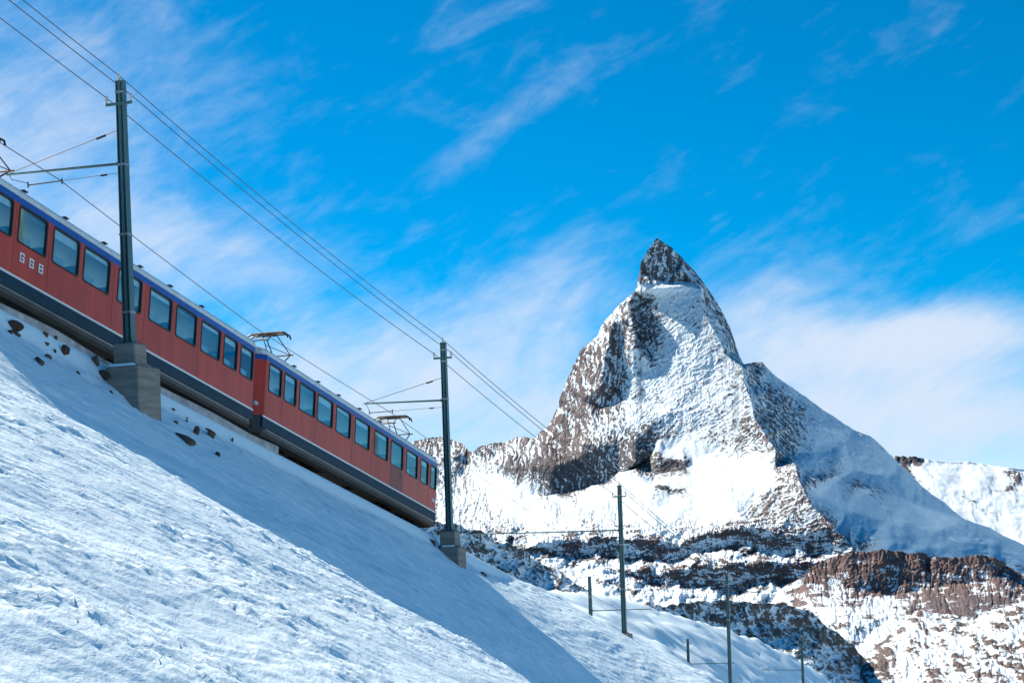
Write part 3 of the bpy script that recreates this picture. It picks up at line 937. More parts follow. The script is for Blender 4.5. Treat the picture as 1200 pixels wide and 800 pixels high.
def car_matrix(x0):
    o = Vector(C0) + CAR_X * x0
    return Matrix(((CAR_X.x, CAR_Y.x, CAR_Z.x, o.x), (CAR_X.y, CAR_Y.y, CAR_Z.y, o.y), (CAR_X.z, CAR_Y.z, CAR_Z.z, o.z), (0, 0, 0, 1)))


WZ0, WZ1 = 2.07, 3.11
HW = 1.35


def wall_panel(x0, x1, wins, y, z0, z1, t):
    """side wall with window openings: boxes above, below and between the openings"""
    m = MB()
    sg = 1 if y > 0 else -1
    ya, yb = sorted((y, y - sg * t))
    m.box(x0, x1, ya, yb, z0, WZ0)
    m.box(x0, x1, ya, yb, WZ1, z1)
    xs = [x0] + [v for w in wins for v in w] + [x1]
    for i in range(0, len(xs), 2):
        m.box(xs[i], xs[i + 1], ya, yb, WZ0, WZ1)
    return m


def rrect(x0, x1, z0, z1, r, n=4):
    pts = []
    for cx, cz, a0 in ((x1 - r, z1 - r, 0), (x0 + r, z1 - r, 90), (x0 + r, z0 + r, 180), (x1 - r, z0 + r, 270)):
        for k in range(n + 1):
            a = math.radians(a0 + 90 * k / n)
            pts.append((cx + r * math.cos(a), cz + r * math.sin(a)))
    return pts


def window_ring(x0, x1, y, sg):
    """rubber-framed window surround: square outer edge that laps the panel, rounded inner edge"""
    out = rrect(x0 - 0.028, x1 + 0.028, WZ0 - 0.028, WZ1 + 0.028, 0.10)
    inn = rrect(x0 + 0.022, x1 - 0.022, WZ0 + 0.022, WZ1 - 0.022, 0.085)
    corner = rrect(x0 - 0.02, x1 + 0.02, WZ0 - 0.02, WZ1 + 0.02, 0.012)
    n = len(out)
    m = MB()
    ya, yb, yc = y + sg * 0.004, y + sg * 0.016, y - sg * 0.05
    rows = [[(p[0], ya, p[1]) for p in out], [(p[0], yb, p[1]) for p in out], [(p[0], yb, p[1]) for p in inn], [(p[0], yc, p[1]) for p in inn]]
    m.rings(rows, caps=False)
    return m


def roof_profile():
    half = [(1.352, 3.33), (1.35, 3.46), (1.30, 3.55), (1.14, 3.62), (0.85, 3.68), (0.45, 3.73)]
    return [(y, z) for y, z in half] + [(0, 3.745)] + [(-y, z) for y, z in reversed(half)]


def pantograph(car, x, label):
    p = MB()
    for y in (-0.5, 0.5):
        p.box(x - 0.62, x + 0.62, y - 0.03, y + 0.03, 3.86, 3.92)
    for xx in (x - 0.55, x + 0.55):
        p.box(xx - 0.03, xx + 0.03, -0.53, 0.53, 3.90, 3.95)
    frame = p.build('pantograph', M['dark'], car)
    frame['label'] = label
    for xx in (x - 0.5, x + 0.5):
        for y in (-0.5, 0.5):
            ins = MB()
            ins.rings([[(xx + r * math.cos(2 * math.pi * k / 10), y + r * math.sin(2 * math.pi * k / 10), z) for k in range(10)]
                       for r, z in ((0.05, 3.62), (0.05, 3.68), (0.035, 3.70), (0.065, 3.73), (0.035, 3.76), (0.065, 3.79), (0.035, 3.82), (0.05, 3.86))])
            ins.build('insulator', M['brown_ins'], frame)
    zk, zt = 4.47, 5.02
    for sx in (-1, 1):
        lo, up = MB(), MB()
        for y in (-0.46, 0.46):
            lo.tube([(x + sx * 0.35, y, 3.93), (x + sx * 1.02, y, zk)], 0.026, 6)
            up.tube([(x + sx * 1.02, y, zk), (x + sx * 0.12, y * 0.65, zt - 0.04)], 0.02, 6)
        lo.tube([(x + sx * 1.02, -0.58, zk), (x + sx * 1.02, 0.58, zk)], 0.026, 6)
        lo.tube([(x + sx * 0.35, -0.5, 3.93), (x + sx * 0.35, 0.5, 3.93)], 0.026, 6)
        lo.tube([(x + sx * 0.35, -0.46, 3.93), (x + sx * 1.02, 0.46, zk)], 0.014, 6)
        up.tube([(x + sx * 1.02, -0.46, zk), (x + sx * 0.5, 0.38, 4.79)], 0.014, 6)
        up.tube([(x + sx * 0.12, -0.32, zt - 0.04), (x + sx * 0.12, 0.32, zt - 0.04)], 0.02, 6)
        lo.build('lower_arm', M['dark'], frame)
        up.build('upper_arm', M['dark'], frame)
    hd = MB()
    for dx in (-0.13, 0.13):
        hd.tube([(x + dx, -0.88, zt - 0.22), (x + dx, -0.82, zt - 0.07), (x + dx, -0.68, zt), (x + dx, 0, zt + 0.012), (x + dx, 0.68, zt), (x + dx, 0.82, zt - 0.07), (x + dx, 0.88, zt - 0.22)],
                [0.03, 0.035, 0.042, 0.042, 0.042, 0.035, 0.03], 6)
    for y in (-0.62, -0.3, 0.3, 0.62):
        hd.box(x - 0.14, x + 0.14, y - 0.025, y + 0.025, zt - 0.03, zt + 0.005)
    hd.build('collector_head', M['black'], frame)


STROKES = {'G': [(0, 0, 1, 0), (0, 0, 0, 1), (0, 1, 1, 1), (1, 0, 1, 0.5), (0.5, 0.5, 1, 0.5), (1, 0.82, 1, 1)],
           'B': [(0, 0, 0, 1), (0, 0, 1, 0), (0, 0.5, 1, 0.5), (0, 1, 1, 1), (1, 0, 1, 1)],
           '0': [(0, 0, 1, 0), (0, 1, 1, 1), (0, 0, 0, 1), (1, 0, 1, 1)], '3': [(0, 0, 1, 0), (0, 1, 1, 1), (0.2, 0.5, 1, 0.5), (1, 0, 1, 1)],
           '4': [(0, 0.4, 0, 1), (0, 0.4, 1, 0.4), (1, 0, 1, 1)], '2': [(0, 1, 1, 1), (1, 0.5, 1, 1), (0, 0.5, 1, 0.5), (0, 0, 0, 0.5), (0, 0, 1, 0)]}


def glyph(ch, x, z, w, h, t, y, depth):
    m = MB()
    for i, (xa, za, xb, zb) in enumerate(STROKES[ch]):
        e = t / 2
        dy = y - depth - i * 0.0004
        m.box(x + (xa - 0.5) * w - e, x + (xb - 0.5) * w + e, dy, y, z + (za - 0.5) * h - e, z + (zb - 0.5) * h + e)
    return m


def letter_on_side(car, ch, x, z, size, wide, edge=True):
    w, h = size * wide * 0.72, size
    o = glyph(ch, x, z, w, h, size * (0.19 if edge else 0.2), -HW - 0.004, 0.006).build('letter', M['letter'], car)
    if edge:
        glyph(ch, x - 0.012, z - 0.008, w, h, size * 0.30, -HW - 0.001, 0.002).build('letter_edge', M['letter_edge'], o)
    return o


def wheel(parent, x, y):
    m = MB()
    prof = [(0.36, -0.05), (0.36, 0.02), (0.39, 0.03), (0.39, 0.05)]
    rings = []
    sg = 1 if y > 0 else -1
    for r, o in prof:
        rings.append([(x + r * math.cos(2 * math.pi * k / 20), y - sg * o, 0.39 + r * math.sin(2 * math.pi * k / 20)) for k in range(20)])
    m.rings(rings)
    return m.build('wheel', M['dark'], parent)


def railcar(x0, length, wins, label, pantos, letters, vents, curtains=(), seams=(), doors=()):
    """wins in metres from the rear end of the car"""
    car = empty('railcar', mat=car_matrix(x0))
    tag(car, label, 'railcar', 'coupled cars of the red mountain train')
    L = length
    ch = 0.32                                                 # corner cut at each end
    wall_z0, wall_z1 = 1.08, 3.33
    for y, tagname in ((-HW, 'side_wall'), (HW, 'side_wall')):
        sg = 1 if y > 0 else -1
        sw = wall_panel(ch, L - ch, wins, y, wall_z0, wall_z1, 0.05).build(tagname, M['red'], car)
        for wi, (a, b) in enumerate(wins):
            w = window_ring(a, b, y, sg).build('window', M['black'], car)
            pane = MB().poly([(p[0], y - sg * 0.035, p[1]) for p in rrect(a + 0.015, b - 0.015, WZ0 + 0.015, WZ1 - 0.015, 0.08)], [tuple(range(20))])
            pane.build('pane', M['glass'], w)
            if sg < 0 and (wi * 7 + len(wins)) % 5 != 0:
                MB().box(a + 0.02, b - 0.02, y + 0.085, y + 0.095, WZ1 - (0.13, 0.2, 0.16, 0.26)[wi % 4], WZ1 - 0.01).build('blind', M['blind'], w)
            if sg < 0 and wi in curtains:
                MB().box(a + 0.02, a + 0.02 + 0.22 * (b - a), y + 0.10, y + 0.13, WZ0 + 0.01, WZ1 - 0.02).build('curtain', M['curtain'], w)
        b = MB(); yy = sorted((y + sg * 0.006, y - sg * 0.02))
        b.box(ch, L - ch, yy[0], yy[1], 3.145, 3.326)
        b.build('blue_band', M['blue'], car)
        b = MB(); yy = sorted((y + sg * 0.012, y - sg * 0.03))
        b.box(ch * 0.8, L - ch * 0.8, yy[0], yy[1], 1.02, 1.083)
        b.build('white_stripe', M['white'], car)
        sk = MB()
        prof = [(y, 1.018), (y, 0.72), (y - sg * 0.03, 0.655), (y - sg * 0.15, 0.65), (y - sg * 0.15, 1.018)]
        sk.prism(prof, ch * 0.8, L - ch * 0.8)
        sk.build('skirt', M['skirt'], car)
        un = MB()
        prof = [(y - sg * 0.05, 0.645), (y - sg * 0.02, 0.58), (y - sg * 0.03, 0.48), (y - sg * 0.12, 0.385), (y - sg * 0.4, 0.37), (y - sg * 0.4, 0.645)]
        un.prism(prof, 0.3, L - 0.3)
        un.build('underframe', M['under'], car)
        pipe = MB()
        pipe.tube([(0.5, y + sg * -0.01, 0.61), (L - 0.5, y + sg * -0.01, 0.61)], 0.022, 6)
        pipe.build('brake_pipe', M['galv'], car)
        # wall lining inside, with the same openings
        ln = wall_panel(ch + 0.1, L - ch - 0.1, [(a - 0.02, b + 0.02) for a, b in wins], y - sg * 0.08, 1.15, 3.2, 0.02)
        ln.build('wall_lining', M['lining'], car)
    # ends with cut corners
    for e, xa, xb in (('rear', ch, 0.0), ('front', L - ch, L)):
        m = MB()
        for za, zb, mt in ((1.08, 3.145, 'red'), (3.15, 3.326, 'blue'), (0.42, 1.07, 'under')):
            m = MB()
            t = 0.05 if xb == 0.0 else -0.05
            outer = [(xa, -HW), (xb, -HW + 0.42), (xb, HW - 0.42), (xa, HW)]
            inner = [(xa + 0, -HW + 0.05), (xb + t, -HW + 0.45), (xb + t, HW - 0.45), (xa + 0, HW - 0.05)]
            for i in range(3):
                q = [outer[i], outer[i + 1], inner[i + 1], inner[i]]
                m.rings([[(p[0], p[1], za) for p in q], [(p[0], p[1], zb) for p in q]])
            m.build({'red': 'end_wall', 'blue': 'end_band', 'under': 'end_apron'}[mt], M[mt], car)
    # gangway window of the end walls
    rp = roof_profile()
    rf = MB()
    sc = [(0.0, 0.72), (0.10, 0.93), (ch, 1.0), (L - ch, 1.0), (L - 0.10, 0.93), (L, 0.72)]
    rf.rings([[(x, y * k, 3.33 + (z - 3.33) * (0.75 + 0.25 * k)) for y, z in rp] for x, k in sc])
    roof = rf.build('roof', M['roof'], car, smooth=False)
    for sg in (-1, 1):
        MB().box(0.3, L - 0.3, sg * 1.352 - 0.012, sg * 1.352 + 0.012, 3.332, 3.36).build('gutter', M['roof'], roof)
        MB().tube([(0.6, sg * 0.98, 3.69), (L - 0.6, sg * 0.98, 3.69)], 0.018, 6).build('conduit', M['roof'], roof)
    for vx in vents:
        v = MB()
        v.box(vx - 0.10, vx + 0.10, -1.12, -0.98, 3.735, 3.765)
        v.box(vx - 0.03, vx + 0.03, -1.07, -1.01, 3.60, 3.735)
        v.build('roof_vent', M['dark'], roof)
    fl = MB(); fl.box(0.35, L - 0.35, -1.2, 1.2, 1.06, 1.12); fl.build('floor', M['dark'], car)
    cl = MB(); cl.box(0.35, L - 0.35, -1.24, 1.24, 3.24, 3.28); ceil = cl.build('ceiling', M['ceiling'], car)
    for sg in (-1, 1):
        MB().box(0.5, L - 0.5, min(sg * 1.0, sg * 1.2), max(sg * 1.0, sg * 1.2), 3.02, 3.04).build('luggage_rack', M['ceiling'], car)
    # benches between the windows, both sides
    base = None
    for i, (a, b) in enumerate(wins):
        for xs in (a - 0.13,):
            for y0 in (-1.18, 0.2):
                if base is None:
                    m = MB()
                    m.bbox(-0.07, 0.30, 0, 0.98, 1.5, 2.46, 0.03)
                    m.bbox(0.36, 1.02, 0.02, 0.96, 1.5, 2.42, 0.03)
                    m.bbox(-0.52, -0.07, 0, 0.98, 1.42, 1.56, 0.03)
                    m.bbox(0.07, 0.52, 0, 0.98, 1.42, 1.56, 0.03)
                    m.box(-0.3, 0.3, 0.1, 0.2, 1.12, 1.42)
                    base = m.build('seat', M['seat'], car)
                    base.location = (xs, y0, 0)
                else:
                    c = base.copy(); C.objects.link(c); c.parent = car; c.location = (xs, y0, 0)
    # bogies
    for bx in (L * 0.2, L * 0.8):
        m = MB()
        for sg in (-1, 1):
            m.box(bx - 1.5, bx + 1.5, sg * 0.98 - 0.06, sg * 0.98 + 0.06, 0.36, 0.62)
        m.box(bx - 0.3, bx + 0.3, -0.95, 0.95, 0.42, 0.7)
        bog = m.build('bogie', M['dark'], car)
        for wx in (bx - 1.05, bx + 1.05):
            ax = MB(); ax.tube([(wx, -0.7, 0.39), (wx, 0.7, 0.39)], 0.07, 8); ax.build('axle', M['dark'], bog)
            for y in (-0.5, 0.5):
                wheel(bog, wx, y)
    MB().box(L * 0.36, L * 0.5, -1.15, 1.15, 0.4, 0.95).build('equipment_box', M['dark'], car)
    MB().box(L * 0.53, L * 0.66, -1.1, 1.1, 0.38, 0.95).build('equipment_box', M['dark'], car)
    MB().box(-0.12, 0.3, -0.12, 0.12, 0.66, 0.9).build('coupler', M['dark'], car)
    MB().box(L - 0.3, L + 0.12, -0.12, 0.12, 0.66, 0.9).build('coupler', M['dark'], car)
    for sx in seams:
        MB().box(sx - 0.006, sx + 0.006, -HW - 0.003, -HW + 0.01, 1.09, 3.14).build('panel_seam', M['seam'], car)
    for da_, db_ in doors:
        d_ = MB().box(da_, db_, -HW - 0.008, -HW + 0.01, 1.09, 2.03).build('door', M['door'], car)
        MB().tube([(db_ - 0.12, -HW - 0.05, 1.55), (db_ - 0.12, -HW - 0.05, 1.95)], 0.014, 6).build('handle', M['galv'], d_)
    for px, lab in pantos:
        pantograph(car, px, lab)
    for ch_, lx, lz, size, wide, ed in letters:
        letter_on_side(car, ch_, lx, lz, size, wide, edge=ed)
    return car


R1 = -2.92
wins1 = [(-2.55, -1.35), (-1.12, 0.19), (0.49, 1.83), (2.16, 3.48), (3.75, 5.14), (5.65, 7.0), (7.51, 8.87), (9.2, 10.52), (10.87, 12.2), (12.47, 13.44), (13.71, 14.66)]
wins1 = [(a - R1, b - R1) for a, b in wins1 if a - R1 > 0.33]
R2 = 15.36
wins2 = [(15.95, 16.96), (17.22, 18.22), (18.52, 19.9), (20.14, 21.55), (21.9, 23.3), (23.78, 25.27), (25.8, 27.27), (27.63, 29.0), (29.42, 30.73), (31.14, 32.06), (32.38, 33.1)]
wins2 = [(a - R2, b - R2) for a, b in wins2]
car_a = railcar(R1, 18.0, wins1, 'red railcar with the white letters GGB, cut off by the left edge', [(0.1 - R1, 'pantograph at the left edge of the picture')],
                [('G', 0.76 - R1, 1.68, 0.22, 1.05, True), ('G', 1.21 - R1, 1.67, 0.22, 1.05, True), ('B', 1.66 - R1, 1.67, 0.22, 1.05, True)],
                [v - R1 for v in (1.02, 3.08, 5.18, 7.29, 9.18, 11.3)],
                curtains=(2,), seams=[v - R1 for v in (0.34, 2.0, 5.4, 7.25, 10.7, 12.33)])
car_b = railcar(R2, 18.1, wins2, 'red railcar without letters, leading downhill beside the second mast', [(18.35 - R2, 'pantograph over the joint between the cars'), (30.9 - R2, 'pantograph near the leading end')],
                [('3', 32.66 - R2, 1.55, 0.13, 0.8, False), ('0', 32.79 - R2, 1.55, 0.13, 0.8, False), ('4', 32.92 - R2, 1.55, 0.13, 0.8, False), ('2', 33.05 - R2, 1.55, 0.13, 0.8, False)],
                [v - R2 for v in (18.53, 20.7, 22.68, 24.8, 27.0)],
                curtains=(6, 7, 9), seams=[v - R2 for v in (15.75, 17.09, 20.02, 23.54, 25.53, 29.2, 32.22)], doors=[(27.62 - R2, 29.0 - R2)])
cu = MB()
cu.tube([(-0.05, -0.55, 1.3), (0.04, -0.55, 1.16), (0.13, -0.55, 1.12), (0.22, -0.55, 1.16), (0.31, -0.55, 1.3)], 0.03, 8)
bel = cu.build('jumper_cable', M['black'])
bel.matrix_world = car_matrix(15.08)
tag(bel, 'black jumper cable hanging in the gap between the two railcars', 'cable')


# ------------------------------------------------------------------ track
def track_box(m, s0, s1, d0, d1, h0, h1):
    pts = [W(s, d, h) for h in (h0, h1) for s, d in ((s0, d0), (s1, d0), (s1, d1), (s0, d1))]
    return m.poly(pts, [(0, 3, 2, 1), (4, 5, 6, 7), (0, 1, 5, 4), (1, 2, 6, 5), (2, 3, 7, 6), (3, 0, 4, 7)])


def build_track():
    t = empty('railway_track', W(0, 0, -0.3))
    tag(t, 'rack railway track under the red train, running down to the right', 'railway track')
    inv = Matrix.Translation(-t.location)
    def part(m, name, mat):
        o = m.build(name, mat, t); o.matrix_parent_inverse = Matrix.Identity(4)
        o.matrix_local = inv
        return o
    for d in (-0.5, 0.5):
        m = MB()
        track_box(m, -60, 170, d - 0.03, d + 0.03, -0.04, 0.0)
        track_box(m, -60, 170, d - 0.012, d + 0.012, -0.11, -0.04)
        track_box(m, -60, 170, d - 0.06, d + 0.06, -0.13, -0.11)
        part(m, 'rail', M['steel'])
    m = MB(); track_box(m, -60, 170, -0.04, 0.04, -0.10, 0.03); part(m, 'rack_rail', M['steel'])
    base = None
    for k in range(150):
        s = -6 + k * 0.8
        p = W(s, 0, -0.2)
        if base is None:
            m = MB(); m.bbox(-0.12, 0.12, -0.9, 0.9, -0.06, 0.07, 0.02)
            base = m.build('sleeper', M['sleeper'], t)
            o = base
        else:
            o = base.copy(); C.objects.link(o); o.parent = t
        mm = Matrix(((CAR_X.x, CAR_Y.x, CAR_Z.x, p.x), (CAR_X.y, CAR_Y.y, CAR_Z.y, p.y), (CAR_X.z, CAR_Y.z, CAR_Z.z, p.z), (0, 0, 0, 1)))
        o.matrix_local = inv @ mm
    return t


build_track()


def build_ballast():
    sa = np.arange(-60, 170, 0.25); da = np.array([-2.2, -1.9, -1.4, -0.9, -0.45, 0, 0.45, 0.9, 1.4, 1.75, 1.95])
    s, d = np.meshgrid(sa, da, indexing='ij')
    h = -0.24 - 0.25 * np.maximum(np.abs(d) - 1.2, 0) + fbm(s * 3, d * 3, 3, 8) * 0.05
    X = C0 + s[..., None] * TV + d[..., None] * NV
    X[..., 2] += h
    o = grid_mesh('ballast_bed', X, M['ballast'], flip=True)
    tag(o, 'dark gravel bed under the rails', None, None, 'structure')


M['ballast'] = simple('dark_ballast', (0.10, 0.085, 0.075), 0.9, 0, 0.6, 9.0, 0.03, (0.03, 0.028, 0.03))
build_ballast()


def build_trough():
    m = MB()
    sa = np.arange(-8, 15.5, 0.5)
    rows = []
    for s in sa:
        j = 0.04 * math.sin(s * 1.3) + 0.03 * math.sin(s * 0.57)
        hh = -0.30 - 0.10 * math.exp(-((s - 3.5) / 3.5) ** 2) + 0.03 * math.sin(s * 0.9)
        rows.append([W(s, 2.0 + j + a, hh + b) for a, b in ((-0.14, -0.2), (0.12, -0.2), (0.14, 0.06), (0.08, 0.11), (-0.08, 0.12), (-0.14, 0.07))])
    m.rings(rows)
    o = m.build('cable_trough', M['trough'], None)
    tag(o, 'long grey cable trough half buried in snow beside the rails', 'cable trough')


M['trough'] = simple('snow_dusted_concrete', (0.40, 0.41, 0.42), 0.85, 0, 0.5, 1.8, 0.01, (0.75, 0.77, 0.8))
build_trough()


# ------------------------------------------------------------------ masts
def mast_matrix(s, d, h):
    p = W(s, d, h)
    n = Vector(NV); t = Vector((TV[0], TV[1], 0)).normalized()
    # local x = along the track (level), local y = to the right of the track, z up
    return Matrix(((t.x, n.x, 0, p.x), (t.y, n.y, 0, p.y), (0, 0, 1, p.z), (0, 0, 0, 1)))


def ins_pin(m, x, y, z):
    for k, r in enumerate((0.035, 0.055, 0.05, 0.045, 0.05, 0.03)):
        m.tube([(x, y, z + k * 0.034), (x, y, z + k * 0.034 + 0.03)], r, 8)


def build_mast(s, d, h, height, label, arm_h, arm_len, arm_dir, group, steady, pedestal, wires=True, wire_d=0.5, stay=True, lower=(0.5, 0.5, 0.6, 0.6, 1.8), bands=(0.86, 0.31), offset=0.0):
    """h is the foot of the steel above rail level; arm_dir -1 reaches over the track to the left"""
    o = empty('catenary_mast', mat=mast_matrix(s, d, h))
    tag(o, label, 'mast', group)
    # H section, slightly tapered: two flanges and a web
    def sec(mm, x0, x1, y0, y1):
        rs = []
        for z, k in ((0.0, 1.0), (height, 0.82)):
            rs.append([(x0 * k, y0 * k, z), (x1 * k, y0 * k, z), (x1 * k, y1 * k, z), (x0 * k, y1 * k, z)])
        mm.rings(rs)
    a = 0.135
    m = MB()
    sec(m, -a, a, -a, -a + 0.022)
    sec(m, -a, a, a - 0.022, a)
    sec(m, -0.014, 0.014, -a + 0.022, a - 0.022)
    sec(m, -a - 0.0, -a + 0.012, -0.05, 0.05)
    post = m.build('post', M['mast'], o)
    for f in bands:
        k = 1 - 0.18 * f
        b = MB(); e = a * k + 0.012
        b.box(-e, e, -e, e, height * f - 0.035, height * f + 0.035)
        b.build('clamp_band', M['galv'], o)
    if pedestal:
        bp = MB(); bp.bbox(-0.24, 0.24, -0.24, 0.24, 0.0, 0.035, 0.008); bp.build('base_plate', M['mast'], o)
        for xx in (-0.19, 0.19):
            for yy in (-0.19, 0.19):
                MB().tube([(xx, yy, 0.03), (xx, yy, 0.12)], 0.022, 6).build('anchor_bolt', M['mast'], o)
        ux, uy, lx, ly, lh = lower
        f = MB(); f.bbox(-ux / 2, ux / 2, -uy / 2, uy / 2, -0.68, -0.002, 0.025)
        ped = f.build('foundation', M['concrete'], o)
        f = MB(); f.bbox(-lx / 2, lx / 2, -ly / 2 + offset, ly / 2 + offset, -0.68 - lh, -0.683, 0.03)
        f.build('lower_block', M['concrete'], ped)
        sn = MB(); sn.bbox(-lx / 2 + 0.04, -ux / 2 - 0.02, -ly / 2 + offset + 0.05, ly / 2 + offset - 0.2, -0.69, -0.60, 0.04)
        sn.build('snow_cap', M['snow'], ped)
    if wires:
        zc = height - 0.68
        x = MB(); x.box(-0.16, -0.11, -0.42, 0.42, zc - 0.05, zc + 0.03)
        x.tube([(-0.135, -0.40, zc), (-0.135, -0.40, zc + 0.10)], 0.018, 6); x.tube([(-0.135, 0.40, zc), (-0.135, 0.40, zc + 0.10)], 0.018, 6)
        cross = x.build('crossarm', M['mast'], o)
        for y in (-0.40, 0.40):
            i = MB(); ins_pin(i, -0.135, y, zc + 0.06); i.build('insulator', M['porcelain'], cross)
        tp = MB(); tp.tube([(0, 0, height), (-0.05, 0, height + 0.12)], 0.025, 6); ins_pin(tp, -0.08, 0, height + 0.0)
        tp.build('top_insulator', M['porcelain'], o)
    z = arm_h - h
    tip = arm_dir * arm_len
    k = a * 0.9
    ar = MB()
    ar.tube([(0, arm_dir * k, z), (0, tip, z + 0.06)], [0.042, 0.034], 8)
    ar.tube([(0, arm_dir * k, z + 0.0), (0, arm_dir * (k + 0.08), z)], 0.065, 8)
    arm = ar.build('bracket_arm', M['mast'], o)
    if stay:
        st = MB(); st.tube([(0, arm_dir * k, z + 0.98), (0, tip * 0.97, z + 0.10)], 0.013, 6)
        st.build('stay_rod', M['wire'], arm)
        ie = MB(); ie.tube([(0, arm_dir * 0.55, z + 0.98 - 0.12), (0, arm_dir * 0.85, z + 0.98 - 0.19)], 0.035, 8); ie.build('stay_insulator', M['brown_ins'], arm)
    if steady:
        y1, y0, zs = steady            # from the mast side to the far end, in d relative to the mast
        sd = MB()
        sd.tube([(0, y0, zs - h), (0, y1, zs - h + 0.02)], 0.02, 6)
        for yy in (y0, y1):
            sd.tube([(0, yy, zs - h - 0.08), (0, yy, zs - h + 0.10)], 0.022, 6)
        sd.build('steady_arm', M['dark'], arm)
        sw = MB(); sw.tube([(0, y1, zs - h + 0.02), (0, -k, zs - h + 0.06)], 0.009, 6)
        sw.tube([(0, -0.55, zs - h + 0.045), (0, -0.75, zs - h + 0.04)], 0.03, 8)
        sw.build('span_wire', M['wire'], arm)
        dr = MB(); dr.tube([(0, tip * 0.98, z + 0.05), (0, tip * 0.98 - arm_dir * 0.1, z - 0.1), (0, y0, zs - h + 0.06)], 0.012, 6)
        dr.build('dropper', M['wire'], arm)
    return o


GR = 'masts along the railway'
MS = [(3.71, 3.06, 0.0, 7.57), (30.0, 3.01, -0.35, 8.25), (58.56, 3.45, -1.05, 8.9)]
build_mast(*MS[0], 'nearest tall green-grey mast on a two-step concrete block, in front of the train', 5.2, 3.92, -1, GR, (-2.05, -3.2, 4.88), True, lower=(0.65, 0.72, 1.25, 1.05, 2.2), bands=(0.955, 0.91, 0.68, 0.415, 0.12), offset=0.08)
build_mast(*MS[1], 'tall mast on a concrete block just right of the train\'s leading end', 5.38, 3.85, -1, GR, (-2.5, -3.6, 5.02), True, lower=(0.66, 0.72, 1.0, 0.85, 1.6), bands=(0.96, 0.9, 0.7), offset=0.12)
build_mast(*MS[2], 'lone mast on the snow right of the train with a very long bracket arm', 5.15, 9.8, -1, GR, None, True, stay=False, lower=(0.8, 0.8, 1.0, 1.0, 1.2), bands=(0.93, 0.6, 0.3), offset=0.0)
h4 = float(ground_h(92.6, 3.3)); build_mast(92.6, 3.3, h4, 8.3 - h4, 'mast crossing the bottom edge, in front of the dark shaded hill', 5.3, 4.6, -1, GR, None, False, stay=False, bands=(0.9, 0.6))
h5 = float(ground_h(132.0, 3.3)); build_mast(132.0, 3.3, h5, 8.35 - h5, 'rightmost mast at the bottom edge, left of the moraine hill', 5.0, 4.2, -1, GR, None, False, stay=False, bands=(0.9, 0.6))
gA = float(ground_h(89, -7.0)); build_mast(89.0, -7.0, gA - 0.4, 7.7 - gA + 0.4, 'short post in the snow left of the mast with the long arm', 4.95, 5.0, 1, GR, None, False, wires=False, stay=False, bands=(0.7,))
gB = float(ground_h(125, -7.0)); build_mast(125.0, -7.0, gB - 0.4, 7.4 - gB + 0.4, 'short post left of the mast that crosses the bottom edge', 4.9, 4.6, 1, GR, None, False, wires=False, stay=False, bands=(0.7,))


# ------------------------------------------------------------------ wires
def span(points, sag, r, n=10):
    pts = []
    r = r if isinstance(r, tuple) else (r, r)
    for a, b in zip(points[:-1], points[1:]):
        for k in range(n):
            q = k / n
            p = a.lerp(b, q); p.z -= sag * 4 * q * (1 - q)
            pts.append(p)
    pts.append(points[-1])
    return MB().tube(pts, [r[0] + (r[1] - r[0]) * min(1.0, max(0.0, (p.y - 60) / 60.0)) for p in pts], 6)


def wire_thing(points, sag, r, label, group):
    o = span(points, sag, r).build('overhead_wire', M['wire'], None)
    tag(o, label, 'wire', group)


line = [(-22.6, 3.06, 7.57)] + [(s, d, h + hh) for s, d, h, hh in MS] + [(92.6, 3.3, 8.3), (132, 3.3, 8.35), (172, 3.3, 8.3)]
GW = 'feeder wires on the mast tops'
for dy, dz, lab in ((0.0, 0.14, 'topmost feeder wire running over the mast heads'), (-0.40, -0.48, 'feeder wire on the train side of the mast crossarms'), (0.40, -0.48, 'feeder wire on the right side of the mast crossarms')):
    pts = []
    for s, d, hh in line:
        v = W(s, d, hh) + Vector((TV[0], TV[1], 0)).normalized() * -0.12 + Vector(NV) * dy
        v.z += dz
        pts.append(v)
    wire_thing(pts, 0.22, (0.0125, 0.022), lab, GW)
cw = [W(-22, -0.3, 5.0), W(3.71, 0.95, 4.92), W(18.0, 0.02, 5.02), W(30.0, 0.4, 5.0), W(58.56, -0.2, 5.0), W(92.6, 0.2, 5.1), W(132, 0.0, 4.9)]
wire_thing(cw, 0.03, 0.013, 'contact wire just above the train roof', 'contact wires')
cw2 = [W(58.56, -5.0, 4.9), W(89.0, -4.3, 4.8), W(125.0, -4.2, 4.75), W(160, -4.2, 4.7)]
wire_thing(cw2, 0.05, 0.013, 'far contact wire between the short posts', 'contact wires')


# ------------------------------------------------------------------ stones
def rock_mesh(seed, mat):
    bm = bmesh.new()
    bmesh.ops.create_icosphere(bm, subdivisions=2, radius=1.0)
    rnd = random.Random(seed)
    dirs = [Vector((rnd.gauss(0, 1), rnd.gauss(0, 1), rnd.gauss(0, 1))).normalized() for _ in range(9)]
    cut = [rnd.uniform(0.3, 0.75) for _ in dirs]
    for v in bm.verts:
        for d_, c_ in zip(dirs, cut):
            k = v.co.dot(d_)
            if k > c_:
                v.co -= d_ * (k - c_)
        v.co *= rnd.uniform(0.96, 1.04)
    me = bpy.data.meshes.new('boulder')
    bm.to_mesh(me); bm.free()
    me.materials.append(mat)
    return me


RM = [rock_mesh(i, M['stone'] if i % 2 == 0 else M['stone_g']) for i in range(8)]


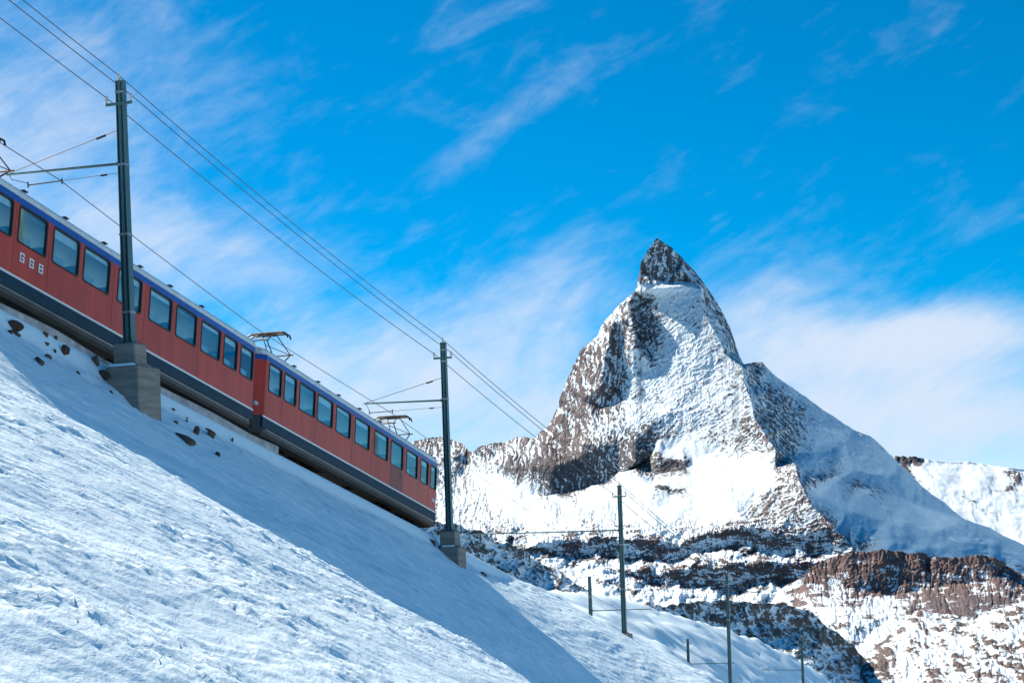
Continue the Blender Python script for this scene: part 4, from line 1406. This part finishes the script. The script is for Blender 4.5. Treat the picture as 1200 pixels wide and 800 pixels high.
def boulder(u, v, wpx, hpx, label, k, group=None, tilt=0.0):
    s, d = hit(u, v + hpx * 0.3)
    p = W(s, d, float(ground_point(s, d)))
    m = p.y / FPX
    o = bpy.data.objects.new('boulder', RM[k % len(RM)])
    w, hh = wpx * m * 0.62, hpx * m * 0.68
    o.scale = (w, w * 0.8, hh)
    o.rotation_euler = (random.uniform(-0.3, 0.3), 0.5 + random.uniform(-0.25, 0.25), random.uniform(-0.6, 0.6))
    o.location = p + Vector((0, 0, hh * 0.12))
    link(o)
    tag(o, label, 'boulder', group)


for i, (u, v, w, h_, lab) in enumerate([
        (17.5, 382, 20, 14, 'brown boulder at the far left below the train'),
        (46, 421, 14, 12, 'dark boulder lying lowest in the snow left of the concrete block'),
        (74, 409, 15, 13, 'brown boulder in the middle of the rubble left of the concrete block'),
        (53, 391, 9, 6, 'flat brown stone close under the cable trough'),
        (64, 411, 6, 5, 'small dark stone left of the middle boulder'),
        (54, 401, 7, 6, 'small grey stone above the lowest dark boulder'),
        (92, 436, 6, 5, 'lone small dark stone low in the snow'),
        (110, 420, 17, 12, 'grey boulder leaning against the trough near the concrete block'),
        (122, 440, 18, 13, 'dark boulder touching the left side of the concrete block'),
        (216, 512, 26, 13, 'largest long brown boulder right of the concrete block'),
        (229, 504, 11, 13, 'upright brown stone on the end of the long boulder'),
        (247, 508, 12, 9, 'brown stone just right of the long boulder'),
        (255, 532, 8, 6, 'small stone low in the snow under the gap between cars'),
        (566, 671, 9, 7, 'small dark stone right of the second mast base'),
        (507, 634, 12, 8, 'dark stone under the leading end of the train'),
        (516, 641, 10, 7, 'dark stone left of the second mast base')]):
    boulder(u, v, w, h_, lab, i)
for i in range(16):
    s = random.choice([random.uniform(-2, 3), random.uniform(4.8, 13), random.uniform(4.8, 10)])
    d = random.uniform(2.2, 2.9) if random.random() < 0.8 else random.uniform(2.9, 3.6)
    p = W(s, d, float(ground_point(s, d)))
    o = bpy.data.objects.new('stone', RM[i % len(RM)])
    r = random.uniform(0.05, 0.15)
    o.scale = (r * 1.4, r, r * 0.8)
    o.rotation_euler = (random.uniform(-0.4, 0.4), 0.5, random.uniform(0, 3))
    o.location = p + Vector((0, 0, r * 0.05))
    link(o)
    tag(o, 'small brown stone in the snow along the cable trough', 'stone', 'small stones along the cable trough')
